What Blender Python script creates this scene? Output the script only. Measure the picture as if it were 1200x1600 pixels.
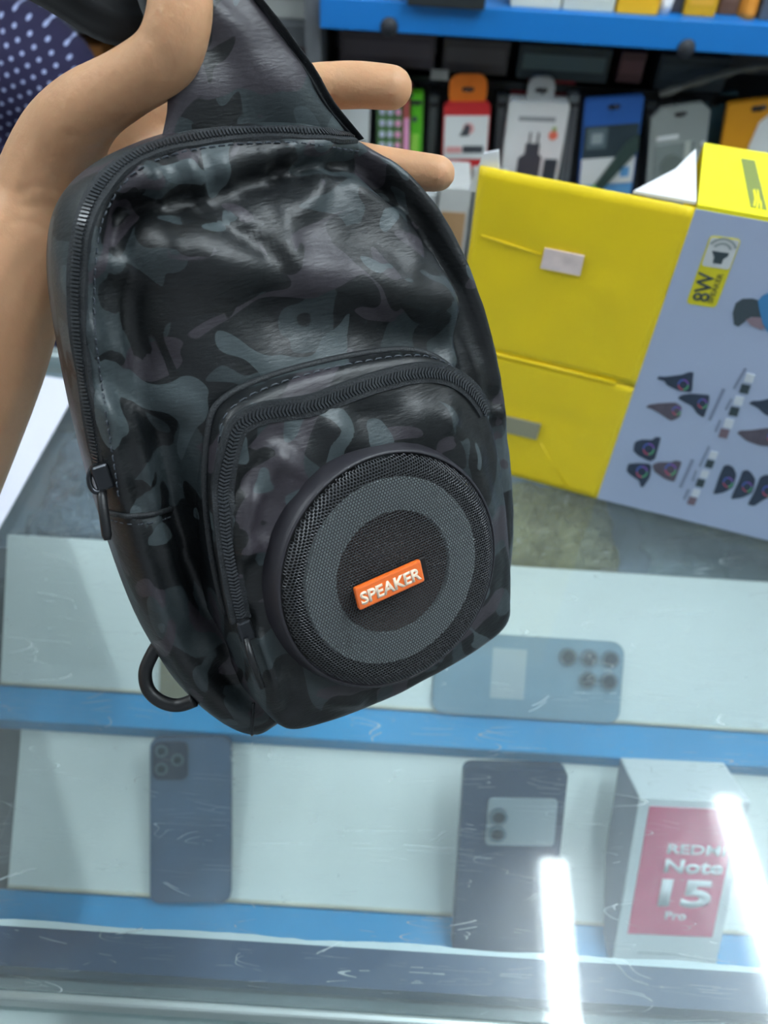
import bpy, bmesh, math, random
from mathutils import Vector, Matrix, noise

for o in list(bpy.data.objects):
    bpy.data.objects.remove(o, do_unlink=True)
SC = bpy.context.scene
COL = SC.collection
V = Vector

# ------------------------------------------------------------------ camera
FPX = 1256.0                       # focal length in pixels of the 1200x1600 frame
PITCH, ROLL = math.radians(47.0), math.radians(3.6)
CAM = V((0, 0, 1.47))
fwd = V((0, math.cos(PITCH), -math.sin(PITCH)))
up0 = V((0, math.sin(PITCH), math.cos(PITCH)))
rt0 = V((1, 0, 0))
rt = rt0 * math.cos(ROLL) + up0 * math.sin(ROLL)
up = up0 * math.cos(ROLL) - rt0 * math.sin(ROLL)
cd = bpy.data.cameras.new('camera')
cam = bpy.data.objects.new('camera', cd)
COL.objects.link(cam)
cam.matrix_world = Matrix(((rt.x, up.x, -fwd.x, CAM.x), (rt.y, up.y, -fwd.y, CAM.y), (rt.z, up.z, -fwd.z, CAM.z), (0, 0, 0, 1)))
cd.sensor_fit = 'VERTICAL'
cd.sensor_height = 36.0
cd.sensor_width = 27.0
cd.lens = 36.0 * FPX / 1600.0
cd.clip_start = 0.02
cd.dof.use_dof = True
cd.dof.focus_distance = 0.325
cd.dof.aperture_fstop = cd.lens / 3.0
SC.camera = cam

# ------------------------------------------------------------------ world, lights, exposure
w = bpy.data.worlds.new('world')
SC.world = w
w.use_nodes = True
w.node_tree.nodes['Background'].inputs[0].default_value = (0.80, 0.90, 1.0, 1)
w.node_tree.nodes['Background'].inputs[1].default_value = 0.36
SC.view_settings.view_transform = 'Standard'
SC.view_settings.look = 'None'
SC.view_settings.gamma = 1
SC.view_settings.use_curve_mapping = False
SC.view_settings.exposure = 0.60
TUBE_POWER = 30.0


# ------------------------------------------------------------------ pixel helpers (place things at real depths)
def ray(x, y):
    return fwd + rt * ((x - 600) / FPX) - up * ((y - 800) / FPX)


def at(x, y, d):
    return CAM + ray(x, y) * d


def on_z(x, y, z):
    d = ray(x, y)
    return CAM + d * ((z - CAM.z) / d.z)


def on_y(x, y, Y):
    d = ray(x, y)
    return CAM + d * ((Y - CAM.y) / d.y)


def on_plane(x, y, p, n):
    d = ray(x, y)
    return CAM + d * ((p - CAM).dot(n) / d.dot(n))


# ------------------------------------------------------------------ materials
MATS = {}


def mat(name, col, rough=0.5, metal=0.0, spec=0.5, var=0.0, vscale=20.0, bump=0.0, bscale=200.0, sss=0.0, coat=0.0, emit=None, alpha=None, trans=0.0):
    if name in MATS:
        return MATS[name]
    m = bpy.data.materials.new(name)
    m.use_nodes = True
    nt = m.node_tree
    b = nt.nodes['Principled BSDF']
    b.inputs['Base Color'].default_value = (*col, 1)
    b.inputs['Roughness'].default_value = rough
    b.inputs['Metallic'].default_value = metal
    b.inputs['Specular IOR Level'].default_value = spec
    if sss:
        b.inputs['Subsurface Weight'].default_value = sss
        b.inputs['Subsurface Radius'].default_value = (1.0, 0.35, 0.2)
        b.inputs['Subsurface Scale'].default_value = 0.006
    if coat:
        b.inputs['Coat Weight'].default_value = coat
        b.inputs['Coat Roughness'].default_value = 0.08
    if trans:
        b.inputs['Transmission Weight'].default_value = trans
    if alpha is not None:
        b.inputs['Alpha'].default_value = alpha
    if emit:
        b.inputs['Emission Color'].default_value = (*emit[0], 1)
        b.inputs['Emission Strength'].default_value = emit[1]
    if var or bump:
        tc = nt.nodes.new('ShaderNodeTexCoord')
    if var:
        n = nt.nodes.new('ShaderNodeTexNoise')
        n.inputs['Scale'].default_value = vscale
        n.inputs['Detail'].default_value = 4
        nt.links.new(tc.outputs['Object'], n.inputs['Vector'])
        r = nt.nodes.new('ShaderNodeValToRGB')
        r.color_ramp.elements[0].position = 0.3
        r.color_ramp.elements[1].position = 0.7
        r.color_ramp.elements[0].color = (*[max(0, c * (1 - var)) for c in col], 1)
        r.color_ramp.elements[1].color = (*[min(1, c * (1 + var)) for c in col], 1)
        nt.links.new(n.outputs['Fac'], r.inputs['Fac'])
        nt.links.new(r.outputs['Color'], b.inputs['Base Color'])
    if bump:
        n2 = nt.nodes.new('ShaderNodeTexNoise')
        n2.inputs['Scale'].default_value = bscale
        n2.inputs['Detail'].default_value = 3
        nt.links.new(tc.outputs['Object'], n2.inputs['Vector'])
        bp = nt.nodes.new('ShaderNodeBump')
        bp.inputs['Strength'].default_value = bump
        bp.inputs['Distance'].default_value = 0.002
        nt.links.new(n2.outputs['Fac'], bp.inputs['Height'])
        nt.links.new(bp.outputs['Normal'], b.inputs['Normal'])
    MATS[name] = m
    return m


def srgb(r, g, b):
    f = lambda c: (c / 255 / 12.92) if c / 255 <= 0.04045 else ((c / 255 + 0.055) / 1.055) ** 2.4
    return (f(r), f(g), f(b))


def glass_material(name, tint, dirt, scratch, facing_gain=1.0, halo=0.25):
    m = bpy.data.materials.new(name)
    m.use_nodes = True
    nt = m.node_tree
    nt.nodes.clear()
    N, Lk = nt.nodes.new, nt.links.new
    out = N('ShaderNodeOutputMaterial')
    tr = N('ShaderNodeBsdfTransparent')
    tr.inputs[0].default_value = (*tint, 1)
    g1 = N('ShaderNodeBsdfGlossy')
    g1.inputs['Roughness'].default_value = 0.03
    g2 = N('ShaderNodeBsdfGlossy')
    g2.inputs['Roughness'].default_value = 0.17
    gm = N('ShaderNodeMixShader')
    gm.inputs[0].default_value = halo
    Lk(g1.outputs[0], gm.inputs[1])
    Lk(g2.outputs[0], gm.inputs[2])
    lw = N('ShaderNodeLayerWeight')
    lw.inputs['Blend'].default_value = 0.5
    pw = N('ShaderNodeMath'); pw.operation = 'POWER'; pw.inputs[1].default_value = 5
    Lk(lw.outputs['Facing'], pw.inputs[0])
    ml = N('ShaderNodeMath'); ml.operation = 'MULTIPLY_ADD'; ml.inputs[1].default_value = 0.9; ml.inputs[2].default_value = 0.036 * facing_gain
    Lk(pw.outputs[0], ml.inputs[0])
    mx = N('ShaderNodeMixShader')
    Lk(ml.outputs[0], mx.inputs[0]); Lk(tr.outputs[0], mx.inputs[1]); Lk(gm.outputs[0], mx.inputs[2])
    df = N('ShaderNodeBsdfDiffuse')
    df.inputs[0].default_value = (0.80, 0.90, 0.92, 1)
    tc = N('ShaderNodeTexCoord')
    n1 = N('ShaderNodeTexNoise'); n1.inputs['Scale'].default_value = 7; n1.inputs['Detail'].default_value = 5
    Lk(tc.outputs['Object'], n1.inputs['Vector'])
    r1 = N('ShaderNodeMapRange'); r1.inputs[1].default_value = 0.3; r1.inputs[2].default_value = 0.75
    r1.inputs[3].default_value = dirt * 0.55; r1.inputs[4].default_value = dirt * 1.5
    Lk(n1.outputs['Fac'], r1.inputs[0])
    fac = r1.outputs[0]
    # fine scratches: thin level lines of stretched, rotated noise, broken up by a mask
    for rot, sc, th in ((0.6, 9, 0.0020), (-0.9, 12, 0.0016), (1.7, 7, 0.0018), (0.15, 15, 0.0014), (2.4, 20, 0.0016)):
        mp = N('ShaderNodeMapping')
        mp.inputs['Rotation'].default_value = (0, 0, rot)
        mp.inputs['Scale'].default_value = (sc * 0.18, sc * 1.6, 1)
        Lk(tc.outputs['Object'], mp.inputs['Vector'])
        ns = N('ShaderNodeTexNoise'); ns.inputs['Scale'].default_value = 3.0; ns.inputs['Detail'].default_value = 0
        Lk(mp.outputs[0], ns.inputs['Vector'])
        s1 = N('ShaderNodeMath'); s1.operation = 'SUBTRACT'; s1.inputs[1].default_value = 0.55
        Lk(ns.outputs['Fac'], s1.inputs[0])
        s2 = N('ShaderNodeMath'); s2.operation = 'ABSOLUTE'; Lk(s1.outputs[0], s2.inputs[0])
        s3 = N('ShaderNodeMath'); s3.operation = 'LESS_THAN'; s3.inputs[1].default_value = th
        Lk(s2.outputs[0], s3.inputs[0])
        mk = N('ShaderNodeTexNoise'); mk.inputs['Scale'].default_value = 28 + sc; mk.inputs['Detail'].default_value = 2
        Lk(tc.outputs['Object'], mk.inputs['Vector'])
        mg = N('ShaderNodeMath'); mg.operation = 'GREATER_THAN'; mg.inputs[1].default_value = 0.57
        Lk(mk.outputs['Fac'], mg.inputs[0])
        pr = N('ShaderNodeMath'); pr.operation = 'MULTIPLY'; Lk(s3.outputs[0], pr.inputs[0]); Lk(mg.outputs[0], pr.inputs[1])
        ad = N('ShaderNodeMath'); ad.operation = 'MULTIPLY_ADD'; ad.inputs[1].default_value = scratch
        Lk(pr.outputs[0], ad.inputs[0]); Lk(fac, ad.inputs[2])
        fac = ad.outputs[0]
    mm = N('ShaderNodeMixShader')
    Lk(fac, mm.inputs[0]); Lk(mx.outputs[0], mm.inputs[1]); Lk(df.outputs[0], mm.inputs[2])
    Lk(mm.outputs[0], out.inputs[0])
    MATS[name] = m
    return m


def camo_material():
    m = bpy.data.materials.new('camouflage_leatherette')
    m.use_nodes = True
    nt = m.node_tree
    N, Lk = nt.nodes.new, nt.links.new
    b = nt.nodes['Principled BSDF']
    b.inputs['Roughness'].default_value = 0.46
    b.inputs['Specular IOR Level'].default_value = 0.52
    tc = N('ShaderNodeTexCoord')
    base = None
    col = (*srgb(11, 15, 18), 1)
    prev = None
    layers = [((25, 8, 21), 0.0, 0.52, srgb(42, 50, 53), 1.1), ((21, 8, 26), 5.3, 0.57, srgb(51, 47, 53), 1.4), ((28, 8, 22), 11.7, 0.60, srgb(7, 10, 12), 1.2), ((32, 8, 28), 19.1, 0.64, srgb(60, 69, 72), 0.9)]
    for sc, off, th, c, dist in layers:
        mp = N('ShaderNodeMapping')
        mp.inputs['Location'].default_value = (off, off * 0.7, off * 1.3)
        mp.inputs['Rotation'].default_value = (0, 0.5, 0)
        mp.inputs['Scale'].default_value = (sc[0], sc[0], sc[2])
        Lk(tc.outputs['Object'], mp.inputs['Vector'])
        n = N('ShaderNodeTexNoise')
        n.inputs['Scale'].default_value = 1.0
        n.inputs['Detail'].default_value = 1.0
        n.inputs['Distortion'].default_value = dist
        Lk(mp.outputs[0], n.inputs['Vector'])
        g = N('ShaderNodeMapRange')
        g.inputs[1].default_value = th - 0.002
        g.inputs[2].default_value = th + 0.002
        Lk(n.outputs['Fac'], g.inputs[0])
        mx = N('ShaderNodeMix'); mx.data_type = 'RGBA'
        Lk(g.outputs[0], mx.inputs[0])
        if prev is None:
            mx.inputs[6].default_value = col
        else:
            Lk(prev, mx.inputs[6])
        mx.inputs[7].default_value = (*c, 1)
        prev = mx.outputs[2]
    Lk(prev, b.inputs['Base Color'])
    # leather grain: fine slanted weave and pebbles
    mp = N('ShaderNodeMapping'); mp.inputs['Rotation'].default_value = (0, 0.9, 0); mp.inputs['Scale'].default_value = (260, 260, 900)
    Lk(tc.outputs['Object'], mp.inputs['Vector'])
    nz = N('ShaderNodeTexNoise'); nz.inputs['Scale'].default_value = 1.0; nz.inputs['Detail'].default_value = 2
    Lk(mp.outputs[0], nz.inputs['Vector'])
    bp = N('ShaderNodeBump'); bp.inputs['Strength'].default_value = 0.28; bp.inputs['Distance'].default_value = 0.0008
    Lk(nz.outputs['Fac'], bp.inputs['Height'])
    Lk(bp.outputs['Normal'], b.inputs['Normal'])
    MATS['camo'] = m
    return m


def dots_material():
    m = bpy.data.materials.new('navy_dotted_cotton')
    m.use_nodes = True
    nt = m.node_tree
    N, Lk = nt.nodes.new, nt.links.new
    b = nt.nodes['Principled BSDF']
    b.inputs['Roughness'].default_value = 0.85
    tc = N('ShaderNodeTexCoord')
    mp = N('ShaderNodeMapping'); mp.inputs['Rotation'].default_value = (0, 0.35, 0); mp.inputs['Scale'].default_value = (84, 0, 84)
    Lk(tc.outputs['Object'], mp.inputs['Vector'])
    fr = N('ShaderNodeVectorMath'); fr.operation = 'FRACTION'; Lk(mp.outputs[0], fr.inputs[0])
    ds = N('ShaderNodeVectorMath'); ds.operation = 'DISTANCE'; ds.inputs[1].default_value = (0.5, 0, 0.5)
    Lk(fr.outputs[0], ds.inputs[0])
    lt = N('ShaderNodeMath'); lt.operation = 'LESS_THAN'; lt.inputs[1].default_value = 0.17; Lk(ds.outputs['Value'], lt.inputs[0])
    mx = N('ShaderNodeMix'); mx.data_type = 'RGBA'
    Lk(lt.outputs[0], mx.inputs[0])
    mx.inputs[6].default_value = (*srgb(33, 29, 64), 1)
    mx.inputs[7].default_value = (*srgb(165, 175, 215), 1)
    Lk(mx.outputs[2], b.inputs['Base Color'])
    MATS['dots'] = m
    return m


CAMO = camo_material()
DOTS = dots_material()
GLASS = glass_material('counter_glass', (0.94, 0.98, 0.985), 0.050, 0.30, halo=0.5)
FGLASS = glass_material('front_glass', (0.84, 0.92, 0.92), 0.10, 0.0)
SHRINK = mat('clear_plastic', srgb(126, 142, 160), 0.12, spec=0.9, var=0.2, vscale=30, alpha=0.6)
BLISTER = glass_material('blister_plastic', (0.93, 0.95, 0.95), 0.04, 0.0, 1.2, 0.4)
BLACK = mat('black_plastic', srgb(20, 21, 24), 0.42, bump=0.05, bscale=900)
BEZEL = mat('bezel_rubber', srgb(38, 36, 42), 0.48)
NYLON = mat('black_nylon', srgb(24, 28, 32), 0.62, bump=0.3, bscale=1400)
METALD = mat('dark_metal', srgb(60, 62, 66), 0.30, 0.9)
TEETH = mat('zip_teeth', srgb(44, 47, 51), 0.30, spec=0.7)
WHITE = mat('white_laminate', srgb(240, 243, 238), 0.55, var=0.03, vscale=6)
BLUE = mat('blue_paint', srgb(0, 136, 192), 0.45, var=0.06, vscale=14)
SHELFBLUE = mat('blue_shelf_edge', srgb(22, 122, 205), 0.40)
DARKBLUE = mat('dark_blue_tape', srgb(6, 50, 86), 0.45, var=0.06, vscale=12)
ALU = mat('aluminium', srgb(176, 190, 190), 0.35, 0.55)
SEAL = mat('silicone', srgb(205, 216, 218), 0.6)
SKIN = mat('skin', srgb(200, 153, 116), 0.5, spec=0.35, var=0.07, vscale=45, bump=0.18, bscale=260, sss=0.25)
YEL = mat('yellow_carton', srgb(240, 208, 12), 0.50, var=0.03, vscale=9)
YELL = mat('yellow_carton_lit_top', srgb(250, 236, 26), 0.42)  # brighter copy of the yellow: overhead light on the carton top put into the colour
GREYC = mat('grey_carton_print', srgb(168, 180, 206), 0.50, var=0.02, vscale=8)
PAPER = mat('white_card', srgb(232, 234, 240), 0.7)
KRAFT = mat('kraft_board', srgb(170, 140, 95), 0.8)
ORANGE = mat('orange_resin', srgb(240, 110, 38), 0.25, coat=1.0)


# ------------------------------------------------------------------ mesh builder
class MB:
    def __init__(s):
        s.v, s.f = [], []

    def add(s, vs, fs):
        n = len(s.v)
        s.v += [tuple(p) for p in vs]
        s.f += [tuple(i + n for i in f) for f in fs]
        return s

    def box(s, x0, x1, y0, y1, z0, z1, M=None):
        vs = [V((x, y, z)) for x in (x0, x1) for y in (y0, y1) for z in (z0, z1)]
        if M:
            vs = [M @ p for p in vs]
        return s.add(vs, [(0, 1, 3, 2), (4, 6, 7, 5), (0, 4, 5, 1), (2, 3, 7, 6), (0, 2, 6, 4), (1, 5, 7, 3)])

    def rbox(s, x0, x1, y0, y1, z0, z1, b=0.002):
        """box with chamfered edges"""
        bm = bmesh.new()
        bmesh.ops.create_cube(bm, size=1)
        for p in bm.verts:
            p.co = V(((x0 + x1) / 2 + p.co.x * (x1 - x0), (y0 + y1) / 2 + p.co.y * (y1 - y0), (z0 + z1) / 2 + p.co.z * (z1 - z0)))
        bmesh.ops.bevel(bm, geom=bm.edges[:], offset=b, segments=2, affect='EDGES', profile=0.5)
        bm.verts.index_update()
        s.add([p.co for p in bm.verts], [[q.index for q in f.verts] for f in bm.faces])
        bm.free()
        return s

    def prism(s, poly, y0, y1, M=None):
        """polygon in x,z extruded along y"""
        n = len(poly)
        area = sum(poly[i][0] * poly[(i + 1) % n][1] - poly[(i + 1) % n][0] * poly[i][1] for i in range(n))
        if area < 0:
            poly = poly[::-1]
        vs = [V((x, y0, z)) for x, z in poly] + [V((x, y1, z)) for x, z in poly]
        if M:
            vs = [M @ p for p in vs]
        fs = [tuple(range(n)), tuple(range(2 * n - 1, n - 1, -1))] + [(i + n, (i + 1) % n + n, (i + 1) % n, i) for i in range(n)]
        return s.add(vs, fs)

    def tube(s, pts, r, n=10, closed=False, flat=1.0, cap=True):
        """tube along pts; r number or list"""
        pts = [V(p) for p in pts]
        m = len(pts)
        rs = r if isinstance(r, (list, tuple)) else [r] * m
        ref = None
        vs = []
        for i, p in enumerate(pts):
            if closed:
                t = pts[(i + 1) % m] - pts[i - 1]
            else:
                t = pts[min(i + 1, m - 1)] - pts[max(i - 1, 0)]
            t.normalize()
            if ref is None:
                ref = t.orthogonal().normalized()
            a = (ref - t * ref.dot(t)).normalized()
            ref = a
            b = t.cross(a)
            for k in range(n):
                q = 2 * math.pi * k / n
                vs.append(p + (a * math.cos(q) + b * math.sin(q) * flat) * rs[i])
        fs = []
        for i in range(m if closed else m - 1):
            j = (i + 1) % m
            for k in range(n):
                l = (k + 1) % n
                fs.append((i * n + k, i * n + l, j * n + l, j * n + k))
        if not closed and cap:
            fs.append(tuple(range(n))[::-1])
            fs.append(tuple(range((m - 1) * n, m * n)))
        return s.add(vs, fs)

    def lathe(s, prof, n=64, axis='y', c=(0, 0, 0)):
        """prof: (radius, height) pairs; axis y: height goes towards -y (the outside of the bag frame)"""
        vs, fs = [], []
        m = len(prof)
        for k in range(n):
            a = 2 * math.pi * k / n
            for r, h in prof:
                if axis == 'y':
                    vs.append(V((c[0] + r * math.cos(a), c[1] - h, c[2] + r * math.sin(a))))
                else:
                    vs.append(V((c[0] + r * math.cos(a), c[1] + r * math.sin(a), c[2] + h)))
        for k in range(n):
            l = (k + 1) % n
            for i in range(m - 1):
                fs.append((k * m + i, k * m + i + 1, l * m + i + 1, l * m + i) if axis == 'y' else (k * m + i, l * m + i, l * m + i + 1, k * m + i + 1))
        return s.add(vs, fs)

    def build(s, name, material, parent=None, smooth=False, kind=None):
        me = bpy.data.meshes.new(name)
        me.from_pydata(s.v, [], s.f)
        me.validate()
        if smooth:
            me.polygons.foreach_set('use_smooth', [True] * len(me.polygons))
        me.materials.append(material)
        me.update()
        return link(name, me, parent, kind)


def link(name, me, parent=None, kind=None):
    o = bpy.data.objects.new(name, me)
    COL.objects.link(o)
    if parent:
        o.parent = parent
    if kind:
        o['kind'] = kind
    return o


def fix_normals(o):
    bm = bmesh.new()
    bm.from_mesh(o.data)
    bmesh.ops.recalc_face_normals(bm, faces=bm.faces[:])
    bm.to_mesh(o.data)
    bm.free()
    return o


def tag(o, label, cat, group=None):
    o['label'] = label
    o['category'] = cat
    if group:
        o['group'] = group
    return o


def thing(name, label, cat, M=None, group=None):
    o = bpy.data.objects.new(name, None)
    COL.objects.link(o)
    o.empty_display_size = 0.05
    if M is not None:
        o.matrix_world = M
    return tag(o, label, cat, group)


def frame(o, ex, ez):
    """matrix with local x = ex, local z = ez, local y pointing away from the viewer"""
    ex = ex.normalized()
    ez = (ez - ex * ez.dot(ex)).normalized()
    ey = ez.cross(ex)
    return Matrix(((ex.x, ey.x, ez.x, o.x), (ex.y, ey.y, ez.y, o.y), (ex.z, ey.z, ez.z, o.z), (0, 0, 0, 1)))


def rrect(x0, x1, z0, z1, r, n=5):
    pts = []
    for cx, cz, a0 in ((x1 - r, z1 - r, 0), (x0 + r, z1 - r, 90), (x0 + r, z0 + r, 180), (x1 - r, z0 + r, 270)):
        for k in range(n + 1):
            a = math.radians(a0 + 90 * k / n)
            pts.append((cx + r * math.cos(a), cz + r * math.sin(a)))
    return pts


def circle(cx, cz, r, n=20):
    return [(cx + r * math.cos(2 * math.pi * k / n), cz + r * math.sin(2 * math.pi * k / n)) for k in range(n)]


def catmull(pts, n, closed=False):
    """n samples per span"""
    P = [V(p) for p in pts]
    m = len(P)
    out = []
    for i in range(m if closed else m - 1):
        if closed:
            a, b, c, d = P[i - 1], P[i], P[(i + 1) % m], P[(i + 2) % m]
        else:
            a, b, c, d = P[max(i - 1, 0)], P[i], P[i + 1], P[min(i + 2, m - 1)]
        for k in range(n):
            t = k / n
            out.append(0.5 * ((2 * b) + (c - a) * t + (2 * a - 5 * b + 4 * c - d) * t * t + (3 * b - 3 * c + d - a) * t ** 3))
    if not closed:
        out.append(P[-1])
    return out


def resample(pts, n, closed=False):
    P = list(pts) + ([pts[0]] if closed else [])
    L = [0]
    for i in range(1, len(P)):
        L.append(L[-1] + (P[i] - P[i - 1]).length)
    out, j = [], 0
    for k in range(n):
        s = L[-1] * k / (n if closed else n - 1)
        while j < len(L) - 2 and L[j + 1] < s:
            j += 1
        d = L[j + 1] - L[j]
        out.append(P[j].lerp(P[j + 1], (s - L[j]) / d if d else 0))
    return out


def text_part(name, body, material, parent, start, end, y, bold=0.02, depth=0.0002, height=None):
    """flat lettering on the plane y of the parent's frame, baseline from start to end (x,z)"""
    cu = bpy.data.curves.new(name, 'FONT')
    cu.body = body
    cu.size = 1
    cu.offset = bold
    cu.resolution_u = 4
    tmp = bpy.data.objects.new(name, cu)
    COL.objects.link(tmp)
    dg = bpy.context.evaluated_depsgraph_get()
    me = bpy.data.meshes.new_from_object(tmp.evaluated_get(dg))
    bpy.data.objects.remove(tmp, do_unlink=True)
    xs = [p.co.x for p in me.vertices]
    ys = [p.co.y for p in me.vertices]
    x0, x1, y0, y1 = min(xs), max(xs), min(ys), max(ys)
    d = V((end[0] - start[0], end[1] - start[1]))
    sx = d.length / (x1 - x0)
    sy = sx if height is None else height / (y1 - y0)
    d.normalize()
    nn = V((-d.y, d.x))
    for p in me.vertices:
        u, q = (p.co.x - x0) * sx, (p.co.y - y0) * sy
        p.co = V((start[0] + d.x * u + nn.x * q, y, start[1] + d.y * u + nn.y * q))
    bm = bmesh.new()
    bm.from_mesh(me)
    r = bmesh.ops.extrude_face_region(bm, geom=bm.faces[:])
    for e in r['geom']:
        if isinstance(e, bmesh.types.BMVert):
            e.co.y += depth
    bmesh.ops.recalc_face_normals(bm, faces=bm.faces[:])
    bm.to_mesh(me)
    bm.free()
    me.name = name
    me.materials.clear()
    me.materials.append(material)
    return link(name, me, parent)


def capsule(mb, p0, r0, p1, r1, n=14, m=5):
    p0, p1 = V(p0), V(p1)
    t = (p1 - p0)
    if t.length < 1e-6:
        t = V((0, 0, 1e-4))
    t.normalize()
    pts, rs = [], []
    for k in range(m + 1):
        a = math.pi / 2 * (1 - k / m)
        pts.append(p0 - t * r0 * math.sin(a)); rs.append(max(r0 * math.cos(a), 1e-4))
    for k in range(m + 1):
        a = math.pi / 2 * k / m
        pts.append(p1 + t * r1 * math.sin(a)); rs.append(max(r1 * math.cos(a), 1e-4))
    a = t.orthogonal().normalized()
    b = t.cross(a)
    vs = [p + (a * math.cos(2 * math.pi * k / n) + b * math.sin(2 * math.pi * k / n)) * r for p, r in zip(pts, rs) for k in range(n)]
    fs = []
    for i in range(len(pts) - 1):
        for k in range(n):
            l = (k + 1) % n
            fs.append((i * n + k, i * n + l, (i + 1) * n + l, (i + 1) * n + k))
    fs.append(tuple(range(n))[::-1])
    fs.append(tuple(range((len(pts) - 1) * n, len(pts) * n)))
    mb.add(vs, fs)


def flesh(name, chains, voxel, smooth, material, parent=None):
    """one continuous body surface: chains of (point, radius) fused and smoothed"""
    mb = MB()
    for ch in chains:
        if len(ch) > 2:
            q4 = catmull([V((*p, r)) for p, r in ch], 4)
            ch = [(V(p[:3]), p[3]) for p in q4]
        for i in range(len(ch) - 1):
            capsule(mb, ch[i][0], ch[i][1], ch[i + 1][0], ch[i + 1][1])
    o = mb.build(name + '_tmp', material)
    md = o.modifiers.new('r', 'REMESH'); md.mode = 'VOXEL'; md.voxel_size = voxel
    ms = o.modifiers.new('s', 'SMOOTH'); ms.factor = 0.5; ms.iterations = smooth
    dg = bpy.context.evaluated_depsgraph_get()
    me = bpy.data.meshes.new_from_object(o.evaluated_get(dg))
    bpy.data.objects.remove(o, do_unlink=True)
    me.name = name
    me.materials.clear(); me.materials.append(material)
    me.polygons.foreach_set('use_smooth', [True] * len(me.polygons))
    return link(name, me, parent)


# ------------------------------------------------------------------ the room
def structure(name, mb, m):
    o = mb.build(name, m)
    o['kind'] = 'structure'
    return o


WALL = mat('wall_paint', srgb(196, 200, 198), 0.8, var=0.04, vscale=3)
structure('floor', MB().box(-2.4, 2.4, -2.6, 1.75, -0.05, 0), mat('floor_tile', srgb(150, 152, 150), 0.4, var=0.06, vscale=4))
structure('ceiling', MB().box(-2.4, 2.4, -2.6, 1.75, 2.65, 2.7), mat('ceiling_paint', srgb(206, 212, 214), 0.85))
structure('wall_back', MB().box(-2.4, 2.4, 1.7, 1.75, 0, 2.65), WALL)
structure('wall_left', MB().box(-2.4, -2.35, -2.6, 1.7, 0, 2.65), WALL)
structure('wall_right', MB().box(2.35, 2.4, -2.6, 1.7, 0, 2.65), WALL)

TUBE = mat('lit_tube', (1, 1, 1), 0.4, emit=((0.86, 0.95, 1.0), TUBE_POWER))
FIXT = mat('fixture_white', srgb(225, 228, 228), 0.5)


def tube_light(label, x, y0, y1, dx=0.0):
    t = thing('tube_light', label, 'tube light', Matrix.Translation((x, y1, 2.58)), 'ceiling tube lights')
    sh = (dx / (y1 - y0))
    M = Matrix(((1, -sh, 0, 0), (0, 1, 0, 0), (0, 0, 1, 0), (0, 0, 0, 1)))
    L = y1 - y0
    MB().box(-0.05, 0.05, -L, 0, 0.03, 0.07, M).build('housing', FIXT, t)
    MB().tube([M @ V((0, -L + 0.03, 0.004)), M @ V((0, -0.03, 0.004))], 0.048, 16, flat=0.6).build('diffuser', TUBE, t, smooth=False)
    for yy in (-L + 0.015, -0.015):
        MB().box(-0.05, 0.05, yy - 0.015, yy + 0.015, -0.045, 0.04, M).build('end_cap', FIXT, t)


tube_light('lit ceiling tube mirrored in the glass over the black phone', 0.505, -0.42, 0.82, -0.02)
tube_light('lit ceiling tube mirrored in the glass over the white phone box', 1.01, -0.20, 1.02, 0.06)
tube_light('added ceiling tube, out of view, balancing the light over the left end of counter', -1.35, -0.30, 0.92)  # unseen tube added to balance the lighting from the left

# ------------------------------------------------------------------ glass display counter
CX0, CX1 = -0.95, 1.25
GZ = 0.95
ct = thing('display_counter', 'glass-topped display counter with sloping white boards and blue ledges', 'counter', Matrix.Translation((0, 0.1, 0)))
ct_off = V((0, -0.1, 0))


def cbox(name, m, x0, x1, y0, y1, z0, z1, b=0.0):
    mb = MB()
    if b:
        mb.rbox(x0, x1, y0 - 0.1, y1 - 0.1, z0, z1, b)
    else:
        mb.box(x0, x1, y0 - 0.1, y1 - 0.1, z0, z1)
    return mb.build(name, m, ct)


INNER = mat('cabinet_inside', srgb(100, 114, 128), 0.6, var=0.14, vscale=9)
CARC = mat('cabinet_carcass', srgb(70, 82, 86), 0.6, var=0.1, vscale=9)
cbox('glass_top', GLASS, CX0, CX1, 0.102, 0.668, GZ - 0.008, GZ)
cbox('base_cabinet', CARC, CX0, CX1, 0.13, 0.66, 0.0, 0.60)
cbox('rear_panel', INNER, CX0, CX1, 0.645, 0.66, 0.60, GZ - 0.0085)
cbox('side_panel', CARC, CX0, CX0 + 0.015, 0.13, 0.645, 0.60, GZ - 0.0085)
cbox('side_panel', CARC, CX1 - 0.015, CX1, 0.13, 0.645, 0.60, GZ - 0.0085)
cbox('rear_shelf', INNER, CX0 + 0.015, CX1 - 0.015, 0.478, 0.645, 0.862, 0.874)
cbox('rear_rail', ALU, CX0, CX1, 0.669, 0.685, 0.915, 0.958, 0.003)
cbox('inner_partition', mat('partition', srgb(60, 72, 72), 0.6, var=0.1), -0.392, -0.382, 0.14, 0.476, 0.60, 0.925)


def slope_board(name, m, x0, x1, ya, za, yb, zb, th):
    d = V((0, yb - ya, zb - za)).normalized()
    n = V((0, d.z, -d.y)) * th
    pr = [V((0, ya - 0.1, za)), V((0, yb - 0.1, zb)), V((0, yb - 0.1, zb)) + n, V((0, ya - 0.1, za)) + n]
    vs = [V((x, p.y, p.z)) for x in (x0, x1) for p in pr]
    return MB().add(vs, [(0, 1, 2, 3), (7, 6, 5, 4), (0, 4, 5, 1), (1, 5, 6, 2), (2, 6, 7, 3), (3, 7, 4, 0)]).build(name, m, ct)


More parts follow.
